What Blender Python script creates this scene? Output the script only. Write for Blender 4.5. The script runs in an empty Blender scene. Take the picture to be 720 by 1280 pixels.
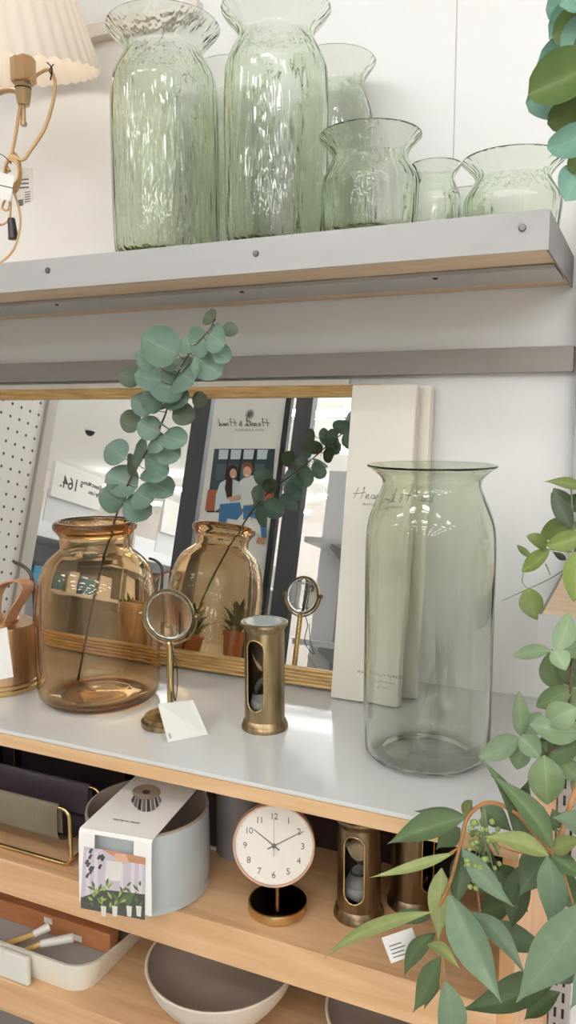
import bpy, bmesh, math, random
import numpy as np
from mathutils import Vector, Matrix
random.seed(7)
SC = bpy.context.scene
COL = SC.collection

# ------------------------------------------------------------------ camera
F = 1000.0
YAW = math.radians(24.3)
PIT = math.atan(125 / F)
FW = np.array([-math.sin(YAW) * math.cos(PIT), math.cos(YAW) * math.cos(PIT), -math.sin(PIT)])
RT = np.array([math.cos(YAW), math.sin(YAW), 0.0])
UP = np.cross(RT, FW)
cam = bpy.data.objects.new('camera', bpy.data.cameras.new('camera'))
COL.objects.link(cam)
cam.data.sensor_fit = 'VERTICAL'
cam.data.sensor_height = 32.0
cam.data.lens = 32.0 * F / 1280.0
cam.data.clip_start = 0.02
cam.matrix_world = Matrix(((RT[0], UP[0], -FW[0], 0), (RT[1], UP[1], -FW[1], 0), (RT[2], UP[2], -FW[2], 0), (0, 0, 0, 1)))
SC.camera = cam

# ------------------------------------------------------------------ world, exposure
w = bpy.data.worlds.new('world'); SC.world = w; w.use_nodes = True
w.node_tree.nodes['Background'].inputs[0].default_value = (1.0, 0.99, 0.975, 1)
w.node_tree.nodes['Background'].inputs[1].default_value = 0.55
SC.view_settings.view_transform = 'Standard'
SC.view_settings.look = 'None'
SC.view_settings.gamma = 1
SC.view_settings.use_curve_mapping = False
SC.view_settings.exposure = -0.80
LAMP_STRENGTH = 44.0
SC.cycles.max_bounces = 28
SC.cycles.transmission_bounces = 26
SC.cycles.glossy_bounces = 10
SC.cycles.diffuse_bounces = 5
SC.cycles.transparent_max_bounces = 16
SC.cycles.sample_clamp_indirect = 8.0
SC.cycles.use_denoising = True

# ------------------------------------------------------------------ measuring helpers
def ray(x, y): return FW * F + RT * (x - 360) - UP * (y - 640)
def onY(x, y, Y): r = ray(x, y); return Vector(r * Y / r[1])
def onZ(x, y, Z): r = ray(x, y); return Vector(r * Z / r[2])
def depth(p): return float(np.array(p) @ FW)
def at(x, y, d): return Vector(ray(x, y) / F * d)
def base(px, py, z, wpx):
    p = onZ(px, py, z); k = wpx / 2 / F; r = k * depth(p) / (1 - k)
    h = ray(px, py)[:2]; h = h / np.linalg.norm(h)
    return Vector((p.x + h[0] * r, p.y + h[1] * r, z)), r
def zrow(c, y):
    lo, hi = -2.0, 2.0
    for _ in range(50):
        m = (lo + hi) / 2; p = np.array((c[0], c[1], m)); d = p @ FW
        if 640 - F * (p @ UP) / d > y: lo = m
        else: hi = m
    return (lo + hi) / 2
def prof(c, rows):
    out = []
    for hw, y in rows:
        z = zrow(c, y); out.append((hw * depth((c[0], c[1], z)) / F, z - c[2]))
    return out
MQ = np.array((0, 1.27, -.489)); _u = np.array((0, .08, .531)); _u /= np.linalg.norm(_u)
MN = np.array((0, -_u[2], _u[1]))
def rray(x, y):
    r = ray(x, y); o = r * ((MQ @ MN) / (r @ MN)); return o, r - 2 * (r @ MN) * MN
def mY(x, y, Y): o, d = rray(x, y); return Vector(o + d * (Y - o[1]) / d[1])
def mX(x, y, X): o, d = rray(x, y); return Vector(o + d * (X - o[0]) / d[0])

# ------------------------------------------------------------------ materials
def lin(c): return tuple(((v / 255) / 12.92 if v / 255 <= .04045 else ((v / 255 + .055) / 1.055) ** 2.4) for v in c) + (1,)
def mat(name, rgb, rough=.5, metal=0, noise=0, nscale=20, stretch=(1, 1, 1), rgb2=None, bump=0, bscale=60, spec=.5, coat=0, trans=0, sheen=0):
    m = bpy.data.materials.new(name); m.use_nodes = True
    nt = m.node_tree; b = nt.nodes['Principled BSDF']
    c = lin(rgb); b.inputs['Base Color'].default_value = c
    b.inputs['Roughness'].default_value = rough; b.inputs['Metallic'].default_value = metal
    b.inputs['Specular IOR Level'].default_value = spec
    b.inputs['Coat Weight'].default_value = coat
    b.inputs['Transmission Weight'].default_value = trans
    tc = nt.nodes.new('ShaderNodeTexCoord'); mp = nt.nodes.new('ShaderNodeMapping')
    mp.inputs['Scale'].default_value = stretch
    nt.links.new(tc.outputs['Object'], mp.inputs['Vector'])
    if noise or rgb2:
        n = nt.nodes.new('ShaderNodeTexNoise'); n.inputs['Scale'].default_value = nscale; n.inputs['Detail'].default_value = 5
        nt.links.new(mp.outputs[0], n.inputs['Vector'])
        mx = nt.nodes.new('ShaderNodeMix'); mx.data_type = 'RGBA'
        mx.inputs[6].default_value = c
        mx.inputs[7].default_value = lin(rgb2) if rgb2 else tuple(v * (1 - noise) for v in c[:3]) + (1,)
        cr = nt.nodes.new('ShaderNodeValToRGB'); cr.color_ramp.elements[0].position = .35; cr.color_ramp.elements[1].position = .7
        nt.links.new(n.outputs[0], cr.inputs[0]); nt.links.new(cr.outputs[0], mx.inputs[0])
        nt.links.new(mx.outputs[2], b.inputs['Base Color'])
    if bump:
        n2 = nt.nodes.new('ShaderNodeTexNoise'); n2.inputs['Scale'].default_value = bscale; n2.inputs['Detail'].default_value = 3
        nt.links.new(mp.outputs[0], n2.inputs['Vector'])
        bp = nt.nodes.new('ShaderNodeBump'); bp.inputs['Strength'].default_value = bump; bp.inputs['Distance'].default_value = .01
        nt.links.new(n2.outputs[0], bp.inputs['Height']); nt.links.new(bp.outputs[0], b.inputs['Normal'])
    return m

def glass(name, tint, absorb=None, density=0, bump=0, bscale=14, stretch=(1, 1, .12), tint_low=None, zr=(0, .4), ior=1.46):
    m = bpy.data.materials.new(name); m.use_nodes = True; nt = m.node_tree
    nt.nodes.remove(nt.nodes['Principled BSDF']); out = nt.nodes['Material Output']
    g = nt.nodes.new('ShaderNodeBsdfGlass'); g.inputs['Roughness'].default_value = 0; g.inputs['IOR'].default_value = ior
    g.inputs['Color'].default_value = tint + (1,)
    tc = nt.nodes.new('ShaderNodeTexCoord')
    if tint_low:
        sx = nt.nodes.new('ShaderNodeSeparateXYZ'); nt.links.new(tc.outputs['Object'], sx.inputs[0])
        mr = nt.nodes.new('ShaderNodeMapRange'); mr.inputs[1].default_value = zr[0]; mr.inputs[2].default_value = zr[1]
        nt.links.new(sx.outputs[2], mr.inputs[0])
        mx = nt.nodes.new('ShaderNodeMix'); mx.data_type = 'RGBA'; mx.inputs[6].default_value = tint_low + (1,); mx.inputs[7].default_value = tint + (1,)
        nt.links.new(mr.outputs[0], mx.inputs[0]); nt.links.new(mx.outputs[2], g.inputs['Color'])
    if bump:
        mp = nt.nodes.new('ShaderNodeMapping'); mp.inputs['Scale'].default_value = stretch
        nt.links.new(tc.outputs['Object'], mp.inputs['Vector'])
        n2 = nt.nodes.new('ShaderNodeTexNoise'); n2.inputs['Scale'].default_value = bscale; n2.inputs['Detail'].default_value = 2
        nt.links.new(mp.outputs[0], n2.inputs['Vector'])
        bp = nt.nodes.new('ShaderNodeBump'); bp.inputs['Strength'].default_value = bump; bp.inputs['Distance'].default_value = .01
        nt.links.new(n2.outputs[0], bp.inputs['Height']); nt.links.new(bp.outputs[0], g.inputs['Normal'])
    nt.links.new(g.outputs[0], out.inputs['Surface'])
    if density:
        v = nt.nodes.new('ShaderNodeVolumeAbsorption'); v.inputs['Color'].default_value = absorb + (1,); v.inputs['Density'].default_value = density
        nt.links.new(v.outputs[0], out.inputs['Volume'])
    return m

def wood(name, a, b, scale=3.0, axis=0, knots=True, rough=.45):
    m = bpy.data.materials.new(name); m.use_nodes = True; nt = m.node_tree; B = nt.nodes['Principled BSDF']
    B.inputs['Roughness'].default_value = rough
    tc = nt.nodes.new('ShaderNodeTexCoord'); mp = nt.nodes.new('ShaderNodeMapping')
    s = [14, 14, 14]; s[axis] = 1.0; mp.inputs['Scale'].default_value = s
    nt.links.new(tc.outputs['Object'], mp.inputs[0])
    n = nt.nodes.new('ShaderNodeTexNoise'); n.inputs['Scale'].default_value = scale; n.inputs['Detail'].default_value = 6; n.inputs['Distortion'].default_value = 1.2
    nt.links.new(mp.outputs[0], n.inputs[0])
    cr = nt.nodes.new('ShaderNodeValToRGB'); e = cr.color_ramp.elements
    e[0].position = .3; e[0].color = lin(b); e[1].position = .68; e[1].color = lin(a)
    nt.links.new(n.outputs[0], cr.inputs[0])
    last = cr.outputs[0]
    if knots:
        mp2 = nt.nodes.new('ShaderNodeMapping'); s2 = [9, 9, 9]; s2[axis] = 4; mp2.inputs['Scale'].default_value = s2
        nt.links.new(tc.outputs['Object'], mp2.inputs[0])
        vo = nt.nodes.new('ShaderNodeTexVoronoi'); vo.inputs['Scale'].default_value = 1.0
        nt.links.new(mp2.outputs[0], vo.inputs[0])
        cr2 = nt.nodes.new('ShaderNodeValToRGB'); cr2.color_ramp.elements[0].position = .05; cr2.color_ramp.elements[0].color = (1, 1, 1, 1)
        cr2.color_ramp.elements[1].position = .11; cr2.color_ramp.elements[1].color = (0, 0, 0, 1)
        nt.links.new(vo.outputs[0], cr2.inputs[0])
        mx = nt.nodes.new('ShaderNodeMix'); mx.data_type = 'RGBA'; mx.inputs[7].default_value = lin((150, 88, 55))
        nt.links.new(cr2.outputs[0], mx.inputs[0]); nt.links.new(last, mx.inputs[6]); last = mx.outputs[2]
    nt.links.new(last, B.inputs['Base Color'])
    bp = nt.nodes.new('ShaderNodeBump'); bp.inputs['Strength'].default_value = .15; bp.inputs['Distance'].default_value = .002
    nt.links.new(n.outputs[0], bp.inputs['Height']); nt.links.new(bp.outputs[0], B.inputs['Normal'])
    return m

def leafmat(name, rgb, rgb_edge, vein, rough=.45, translucent=.25):
    m = bpy.data.materials.new(name); m.use_nodes = True; nt = m.node_tree; B = nt.nodes['Principled BSDF']; out = nt.nodes['Material Output']
    B.inputs['Roughness'].default_value = rough
    uv = nt.nodes.new('ShaderNodeUVMap'); sp = nt.nodes.new('ShaderNodeSeparateXYZ'); nt.links.new(uv.outputs[0], sp.inputs[0])
    sub = nt.nodes.new('ShaderNodeMath'); sub.operation = 'SUBTRACT'; sub.inputs[1].default_value = .5; nt.links.new(sp.outputs[0], sub.inputs[0])
    ab = nt.nodes.new('ShaderNodeMath'); ab.operation = 'ABSOLUTE'; nt.links.new(sub.outputs[0], ab.inputs[0])
    cr = nt.nodes.new('ShaderNodeValToRGB'); e = cr.color_ramp.elements
    e[0].position = 0; e[0].color = lin(tuple(.5 * (p + q) for p, q in zip(vein, rgb))); e[1].position = .5; e[1].color = lin(rgb_edge)
    k = e.new(.024); k.color = lin(rgb)
    nt.links.new(ab.outputs[0], cr.inputs[0])
    at_ = nt.nodes.new('ShaderNodeAttribute'); at_.attribute_name = 'tint'
    mx = nt.nodes.new('ShaderNodeMix'); mx.data_type = 'RGBA'; mx.blend_type = 'MULTIPLY'; mx.inputs[0].default_value = 1
    nt.links.new(cr.outputs[0], mx.inputs[6]); nt.links.new(at_.outputs['Color'], mx.inputs[7])
    tc = nt.nodes.new('ShaderNodeTexCoord'); n = nt.nodes.new('ShaderNodeTexNoise'); n.inputs['Scale'].default_value = 90
    nt.links.new(tc.outputs['Object'], n.inputs[0])
    mx2 = nt.nodes.new('ShaderNodeMix'); mx2.data_type = 'RGBA'; mx2.blend_type = 'OVERLAY'; mx2.inputs[0].default_value = .18
    nt.links.new(mx.outputs[2], mx2.inputs[6]); nt.links.new(n.outputs[0], mx2.inputs[7])
    nt.links.new(mx2.outputs[2], B.inputs['Base Color'])
    tr = nt.nodes.new('ShaderNodeBsdfTranslucent'); nt.links.new(mx2.outputs[2], tr.inputs[0])
    ms = nt.nodes.new('ShaderNodeMixShader'); ms.inputs[0].default_value = translucent
    nt.links.new(B.outputs[0], ms.inputs[1]); nt.links.new(tr.outputs[0], ms.inputs[2]); nt.links.new(ms.outputs[0], out.inputs[0])
    return m

M = {}
M['wall'] = mat('white wall panel', (230, 230, 229), .35, bump=.03, bscale=6)
M['wall_upper'] = mat('warm white wall', (226, 218, 212), .5)
M['seam'] = mat('panel seam', (196, 193, 190), .6)
M['ceiling'] = mat('white ceiling tile', (240, 239, 235), .8, bump=.1, bscale=80)
M['floor'] = mat('pale store floor', (214, 210, 204), .25, noise=.08, nscale=3)
M['steel'] = mat('grey painted steel', (172, 170, 168), .38, noise=.04, nscale=8, stretch=(1, 8, 8))
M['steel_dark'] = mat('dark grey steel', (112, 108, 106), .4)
M['beam'] = mat('taupe steel', (146, 138, 134), .4, noise=.05, nscale=6, stretch=(1, 10, 10))
M['screw'] = mat('screw head', (105, 103, 102), .35, metal=.7)
M['ply'] = wood('pale underside wood', (222, 194, 164), (206, 176, 144), 2, knots=False)
M['wood'] = wood('light pine shelf wood', (222, 182, 140), (198, 152, 108), 2.2)
M['wood_edge'] = wood('light wood edge band', (222, 188, 146), (206, 166, 122), 2.5, knots=False)
M['woodz'] = wood('light pine post', (226, 178, 128), (204, 150, 100), 2.2, axis=2, knots=False)
M['top'] = mat('white laminate', (216, 217, 217), .14, noise=.03, nscale=5, coat=.3)
M['back'] = mat('dark brown back board', (42, 20, 22), .6, noise=.2)
M['gold'] = mat('brushed gold moulding', (206, 176, 122), .45, metal=.5, noise=.2, nscale=18, stretch=(1, 8, 8), rgb2=(178, 144, 92))
M['mirror'] = mat('mirror silver', (236, 238, 236), .0, metal=1)
M['carton'] = mat('cream carton', (229, 224, 211), .65, noise=.02, nscale=30)
M['carton_side'] = mat('cream carton edge', (216, 209, 195), .7)
M['ink'] = mat('grey ink', (110, 108, 102), .6)
M['ink_dark'] = mat('dark ink', (70, 68, 66), .6)
M['paper'] = mat('white paper', (240, 237, 232), .7)
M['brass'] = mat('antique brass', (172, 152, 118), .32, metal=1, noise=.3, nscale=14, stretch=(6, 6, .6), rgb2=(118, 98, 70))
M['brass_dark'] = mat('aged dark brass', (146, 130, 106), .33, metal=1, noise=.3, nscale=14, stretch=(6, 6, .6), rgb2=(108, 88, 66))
M['brass_bright'] = mat('polished brass', (205, 176, 126), .2, metal=1)
M['copper'] = mat('brushed copper', (204, 170, 136), .36, metal=.9, noise=.15, nscale=20, stretch=(5, 5, .4), rgb2=(176, 138, 106))
M['bronze'] = mat('dark bronze', (92, 82, 72), .3, metal=1)
M['base_mirror'] = mat('polished dark bronze plate', (84, 58, 44), .12, metal=1)
M['leather'] = mat('tan leather', (186, 136, 102), .55, bump=.08, bscale=200)
M['leather_olive'] = mat('olive leather', (112, 100, 80), .6, noise=.2, nscale=16, bump=.1, bscale=160)
M['leather_shaded'] = mat('aubergine leather in painted shade', (62, 48, 54), .6, noise=.15, bump=.1, bscale=160)  # sling leather with the rack's inner shade put into its colour
M['black'] = mat('black cord', (25, 22, 24), .5)
M['blackbox'] = mat('black carton', (30, 20, 26), .5)
M['ceramic'] = mat('blue grey glazed ceramic', (186, 192, 192), .18, noise=.06, nscale=6, rgb2=(170, 178, 178), coat=.4)
M['ceramic_in'] = mat('raw clay rim', (150, 134, 122), .5)
M['bowl_in'] = mat('taupe glaze', (166, 148, 134), .35, noise=.08, nscale=18)
M['bowl_out'] = mat('speckled ivory stoneware', (216, 203, 186), .5, noise=.06, nscale=60)
M['grey_dark'] = mat('charcoal ceramic', (58, 48, 50), .5)
M['grey_mid'] = mat('grey ceramic', (126, 122, 122), .5)
M['tray'] = mat('ivory enamel', (234, 229, 214), .35)
M['tray_in'] = mat('grey felt lining', (168, 162, 156), .7)
M['block'] = wood('cherry wood block', (190, 128, 84), (166, 104, 66), 2)
M['bamboo'] = wood('bamboo handle', (214, 178, 112), (196, 154, 90), 3, knots=False)
M['clear'] = glass('clear glass', (.97, .975, .97))
M['bulb'] = glass('thin bulb glass', (.98, .98, .98), ior=1.22)
M['lens'] = glass('lens glass', (.97, .975, .965))
M['plastic'] = mat('frosted plastic sleeve', (226, 222, 212), .25)
M['sand'] = mat('white sand', (238, 236, 230), .9)
M['dial'] = mat('ivory clock dial', (234, 228, 218), .6)
M['rim_wood'] = mat('rose copper rim', (205, 166, 142), .4, metal=.3)
M['green_glass'] = glass('soft green glass', (.98, .988, .976), (.60, .76, .47), 50, bump=.42, bscale=46, stretch=(1, 1, .15))
M['green_clear'] = glass('ombre green glass', (.922, .936, .888), (.45, .58, .42), 10, bump=.25, bscale=16, stretch=(1, 1, .2), tint_low=(.968, .975, .966), zr=(.04, .36))
M['amber_glass'] = glass('amber glass', (.985, .975, .96), (.82, .65, .34), 280, bump=.10, bscale=10, stretch=(1, 1, .6))
M['shade'] = mat('cream pleated paper', (244, 238, 228), .8)
M['shade_lit'] = mat('translucent pleated paper', (244, 238, 228), .8)
_n = M['shade_lit'].node_tree; _t = _n.nodes.new('ShaderNodeBsdfTranslucent'); _t.inputs[0].default_value = lin((246, 238, 226)); _m = _n.nodes.new('ShaderNodeMixShader'); _m.inputs[0].default_value = .4
_n.links.new(_n.nodes['Principled BSDF'].outputs[0], _m.inputs[1]); _n.links.new(_t.outputs[0], _m.inputs[2]); _n.links.new(_m.outputs[0], _n.nodes['Material Output'].inputs[0])
M['socket'] = mat('satin brass', (186, 160, 126), .4, metal=.55)
M['cord'] = mat('tan fabric cord', (206, 172, 128), .7)
M['plug'] = mat('dark brown plug', (46, 34, 40), .4)
M['stem'] = mat('green stem', (104, 120, 84), .6)
M['stem_dark'] = mat('brown stem', (84, 70, 54), .6)
M['twig'] = mat('orange brown twig', (176, 126, 78), .6, noise=.3, nscale=40)
M['berry'] = mat('pale green seed', (142, 158, 92), .45)
M['leaf_blue'] = leafmat('blue green eucalyptus leaf', (112, 136, 121), (96, 122, 108), (156, 176, 156), translucent=.12)
M['leaf_dark'] = leafmat('dark olive leaf', (78, 92, 64), (66, 82, 58), (110, 118, 84), translucent=.1)
M['leaf_teal'] = leafmat('teal eucalyptus leaf', (132, 172, 154), (112, 152, 138), (160, 190, 172), translucent=.35)
M['leaf_olive'] = leafmat('olive eucalyptus leaf', (104, 124, 64), (88, 110, 58), (132, 148, 90), translucent=.35)
M['leaf_vine'] = leafmat('fresh green vine leaf', (132, 148, 82), (116, 136, 74), (168, 180, 120), translucent=.25)
M['leaf_sage'] = leafmat('pale sage leaf', (142, 162, 128), (128, 150, 116), (176, 194, 164), translucent=.2)
M['leaf_sage_dark'] = leafmat('deeper sage leaf', (116, 134, 92), (100, 120, 84), (156, 170, 130), translucent=.2)
M['leaf_willow'] = leafmat('dusty green long leaf', (118, 138, 112), (106, 128, 102), (140, 158, 132), translucent=.12)
M['leaf_willow_dark'] = leafmat('deep green long leaf', (92, 112, 74), (80, 100, 68), (120, 138, 96), translucent=.12)
M['leaf_lime'] = leafmat('yellow green long leaf', (160, 170, 108), (144, 156, 96), (196, 202, 146), translucent=.2)
M['peg'] = mat('white pegboard', (232, 226, 220), .5)
M['hole'] = mat('peg hole', (98, 92, 90), .8)
M['post_grey'] = mat('warm grey post', (190, 182, 172), .5)
M['frame_dark'] = mat('charcoal metal post', (72, 72, 78), .4)
M['frame_black'] = mat('black metal edge', (22, 22, 24), .4)
M['fixture'] = mat('white shelf metal', (222, 222, 224), .35)
M['fixture_grey'] = mat('pale grey bracket', (168, 168, 174), .4)
M['skin'] = mat('printed skin tone', (214, 168, 142), .7)
M['hair1'] = mat('printed dark brown', (58, 40, 34), .7)
M['hair2'] = mat('printed auburn', (132, 82, 56), .7)
M['shirt'] = mat('printed pale blue white', (214, 226, 230), .7)
M['shirt2'] = mat('printed off white', (224, 228, 224), .7)
M['jeans'] = mat('printed denim blue', (66, 118, 166), .7)
M['door_print'] = mat('printed slate green', (62, 80, 86), .7)
M['door_light'] = mat('printed slate highlight', (84, 104, 110), .7)
M['pane_print'] = mat('printed window pane', (206, 222, 230), .7)
M['bench_print'] = mat('printed brick', (172, 96, 66), .7)
M['terracotta'] = mat('terracotta', (188, 106, 66), .7)
M['blue_pack'] = mat('blue packaging', (40, 130, 170), .4)
M['pink_pack'] = mat('white packaging', (226, 222, 220), .4)
M['print_lilac'] = mat('printed lilac wall', (196, 184, 196), .7)
M['print_lilac2'] = mat('printed pale lilac', (214, 204, 210), .7)
M['print_dark'] = mat('printed dark foliage', (74, 76, 68), .7)
M['print_green'] = mat('printed lime leaf', (150, 170, 88), .7)
M['print_green2'] = mat('printed deep leaf', (88, 108, 70), .7)
M['print_can'] = mat('printed pale can', (216, 214, 206), .7)
M['print_tan'] = mat('printed tan disc', (168, 152, 132), .7)
em = bpy.data.materials.new('lamp diffuser'); em.use_nodes = True
_b = em.node_tree.nodes['Principled BSDF']; _b.inputs['Base Color'].default_value = (1, 1, 1, 1)
_b.inputs['Emission Color'].default_value = (.96, .985, 1, 1); _b.inputs['Emission Strength'].default_value = LAMP_STRENGTH
M['lamp'] = em

# ------------------------------------------------------------------ mesh helpers
def obj(name, bm, m, parent=None, smooth=False, bevel=0, origin=None):
    me = bpy.data.meshes.new(name)
    bmesh.ops.recalc_face_normals(bm, faces=bm.faces)
    org = Vector(origin) if origin is not None else Vector((0, 0, 0))
    if parent is not None and origin is None: org = parent_origin(parent)
    if parent is None and origin is None and len(bm.verts):
        xs = [v.co for v in bm.verts]
        org = Vector((sum(c.x for c in xs) / len(xs), sum(c.y for c in xs) / len(xs), min(c.z for c in xs)))
    for v in bm.verts: v.co -= org
    bm.to_mesh(me); bm.free()
    if smooth:
        for p in me.polygons: p.use_smooth = True
    mats = m if isinstance(m, (list, tuple)) else [m]
    for k in mats: me.materials.append(M[k] if isinstance(k, str) else k)
    o = bpy.data.objects.new(name, me); COL.objects.link(o)
    o['_o'] = tuple(org)
    if parent is not None:
        o.parent = parent; o.location = org - parent_origin(parent)
    else: o.location = org
    if bevel:
        md = o.modifiers.new('bevel', 'BEVEL'); md.width = bevel; md.segments = 2; md.limit_method = 'ANGLE'
    if smooth and smooth != 'all':
        try:
            me.set_sharp_from_angle(angle=math.radians(42))
        except Exception: pass
    return o
def parent_origin(p): return Vector(p['_o'])
def thing(name, label, cat, loc, group=None):
    o = bpy.data.objects.new(name, None); COL.objects.link(o); o.location = loc; o['_o'] = tuple(loc)
    o.empty_display_size = .05
    return tag(o, label, cat, group)
def tag(o, label, cat, group=None, kind=None):
    o['label'] = label; o['category'] = cat
    if group: o['group'] = group
    if kind: o['kind'] = kind
    return o
def struct(o): o['kind'] = 'structure'; return o
def box(bm, x0, x1, y0, y1, z0, z1, mi=0):
    v = [bm.verts.new(c) for c in ((x0, y0, z0), (x1, y0, z0), (x1, y1, z0), (x0, y1, z0), (x0, y0, z1), (x1, y0, z1), (x1, y1, z1), (x0, y1, z1))]
    for f in ((0, 3, 2, 1), (4, 5, 6, 7), (0, 1, 5, 4), (1, 2, 6, 5), (2, 3, 7, 6), (3, 0, 4, 7)):
        bm.faces.new([v[i] for i in f]).material_index = mi
    return v
def bbox(*a, mi=0): bm = bmesh.new(); box(bm, *a, mi=mi); return bm
def xform(verts, mtx):
    for v in verts: v.co = mtx @ v.co
def lathe(bm, pr, c=(0, 0, 0), n=64, mtx=None, mi=0, mod=None):
    rings = []
    for i, (r, z) in enumerate(pr):
        if r < 1e-6: rings.append([bm.verts.new((c[0], c[1], c[2] + z))])
        else:
            ring = []
            for k in range(n):
                a = 2 * math.pi * k / n; rr, zz = (r, z) if mod is None else mod(r, z, a, i)
                ring.append(bm.verts.new((c[0] + rr * math.cos(a), c[1] + rr * math.sin(a), c[2] + zz)))
            rings.append(ring)
    for A, B in zip(rings, rings[1:]):
        if len(A) == 1 and len(B) == 1: continue
        for k in range(n):
            j = (k + 1) % n
            if len(A) == 1: f = (A[0], B[k], B[j])
            elif len(B) == 1: f = (A[k], B[0], A[j])
            else: f = (A[k], B[k], B[j], A[j])
            bm.faces.new(f).material_index = mi
    if mtx is not None:
        for r in rings: xform(r, mtx)
    return rings
def smoothp(p, sub=5):
    out = []
    n = len(p)
    for i in range(n - 1):
        p0, p1, p2, p3 = p[max(i - 1, 0)], p[i], p[i + 1], p[min(i + 2, n - 1)]
        for k in range(sub):
            t = k / sub
            out.append(tuple(.5 * ((2 * b) + (-a + c) * t + (2 * a - 5 * b + 4 * c - d) * t * t + (-a + 3 * b - 3 * c + d) * t ** 3) for a, b, c, d in zip(p0, p1, p2, p3)))
    out.append(tuple(p[-1])); return out
def tube(bm, pts, r, n=8, closed=False, sub=6, r1=None, mi=0, smooth=True):
    pts = [Vector(p) for p in pts]
    if smooth and len(pts) > 2:
        if closed: q = smoothp([tuple(p) for p in pts[-2:] + pts + pts[:2]], sub); pts = [Vector(a) for a in q[2 * sub:-(1 * sub) - 1 - 0]][:len(pts) * sub]
        else: pts = [Vector(a) for a in smoothp([tuple(p) for p in pts], sub)]
    N = len(pts); rings = []
    t0 = (pts[1] - pts[0]).normalized(); nrm = t0.orthogonal().normalized()
    for i, p in enumerate(pts):
        if closed: t = (pts[(i + 1) % N] - pts[i - 1]).normalized()
        else: t = (pts[min(i + 1, N - 1)] - pts[max(i - 1, 0)]).normalized()
        nrm = (nrm - t * nrm.dot(t)).normalized(); b = t.cross(nrm)
        rr = r if r1 is None else r + (r1 - r) * i / (N - 1)
        rings.append([bm.verts.new(p + (nrm * math.cos(2 * math.pi * k / n) + b * math.sin(2 * math.pi * k / n)) * rr) for k in range(n)])
    for i in range(N if closed else N - 1):
        A, B = rings[i], rings[(i + 1) % N]
        for k in range(n): bm.faces.new((A[k], A[(k + 1) % n], B[(k + 1) % n], B[k])).material_index = mi
    if not closed:
        bm.faces.new(rings[0][::-1]).material_index = mi; bm.faces.new(rings[-1]).material_index = mi
def ball(bm, c, r, u=10, v=7, mi=0):
    lathe(bm, [(r * math.sin(math.pi * i / v), -r * math.cos(math.pi * i / v)) if 0 < i < v else (0, -r * math.cos(math.pi * i / v)) for i in range(v + 1)], c, u, mi=mi)
def poly(bm, pts, mi=0, thick=0, nrm=None):
    v = [bm.verts.new(p) for p in pts]; f = bm.faces.new(v); f.material_index = mi
    if thick:
        w_ = [bm.verts.new(Vector(p) + nrm * thick) for p in pts]; f2 = bm.faces.new(w_[::-1]); f2.material_index = mi
        for i in range(len(pts)):
            j = (i + 1) % len(pts); bm.faces.new((v[j], v[i], w_[i], w_[j])).material_index = mi
def text(name, s, size, m, parent, origin, ux, uy, shear=0, extrude=.0002, align='LEFT', spacing=1.0, weight=0):
    cu = bpy.data.curves.new(name, 'FONT'); cu.body = s; cu.size = size; cu.extrude = extrude; cu.shear = shear; cu.align_x = align
    cu.space_character = spacing; cu.offset = weight; cu.resolution_u = 3
    t = bpy.data.objects.new(name, cu); COL.objects.link(t)
    dg = bpy.context.evaluated_depsgraph_get(); me = bpy.data.meshes.new_from_object(t.evaluated_get(dg))
    bpy.data.objects.remove(t)
    ux = Vector(ux).normalized(); uy = Vector(uy).normalized(); uz = ux.cross(uy)
    bm = bmesh.new(); bm.from_mesh(me); bpy.data.meshes.remove(me)
    for v in bm.verts: v.co = Vector(origin) + ux * v.co.x + uy * v.co.y + uz * v.co.z
    return obj(name, bm, m, parent)

# leaves ------------------------------------------------------------
def wprof(kind, t):
    if kind == 'round': return max(0, math.sin(math.pi * min(1, t ** .85 * .985 + .008))) ** .52
    if kind == 'oval': return max(0, math.sin(math.pi * t ** .85)) ** .8
    return max(0, math.sin(math.pi * t ** .74)) ** 1.3
def leaf(bm, a, b, w_, kind='oval', nrm=None, fold=.18, bend=.12, side=0.0, tint=1.0, mi=0, petiole=0):
    uvl = bm.loops.layers.uv.verify(); cl = bm.verts.layers.float_color.get('tint') or bm.verts.layers.float_color.new('tint')
    a = Vector(a); b = Vector(b); ax = b - a; L = ax.length; ax.normalize()
    if nrm is None: nrm = -((a + b) / 2).normalized()
    n = (nrm - ax * nrm.dot(ax)).normalized(); s = ax.cross(n)
    NU, NV = 6, 12; grid = []; h = random.uniform(-.05, .05)
    for j in range(NV + 1):
        t = j / NV; row = []; wd = w_ / 2 * wprof(kind, t)
        if j == NV: wd = w_ * .01
        if j == 0: wd = w_ * .02
        c = a + ax * (t * L) + n * (bend * L * 4 * t * (1 - t)) + s * (side * L * 4 * t * (1 - t))
        for i in range(NU + 1):
            u = i / NU * 2 - 1
            p = c + s * (u * wd) + n * (abs(u) * wd * fold - h * wd * u) + n * (math.sin(t * 9 + u * 2) * w_ * .012)
            v = bm.verts.new(p); v[cl] = (tint * random.uniform(.98, 1.02), tint, tint * .99, 1); row.append(v)
        grid.append(row)
    for j in range(NV):
        for i in range(NU):
            f = bm.faces.new((grid[j][i], grid[j][i + 1], grid[j + 1][i + 1], grid[j + 1][i])); f.smooth = True; f.material_index = mi
            for lp, (ii, jj) in zip(f.loops, ((i, j), (i + 1, j), (i + 1, j + 1), (i, j + 1))): lp[uvl].uv = (ii / NU, jj / NV)
def leafobj(name, bm, mats, parent):
    me_o = obj(name, bm, mats, parent)
    for p in me_o.data.polygons: p.use_smooth = True
    return me_o

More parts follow.
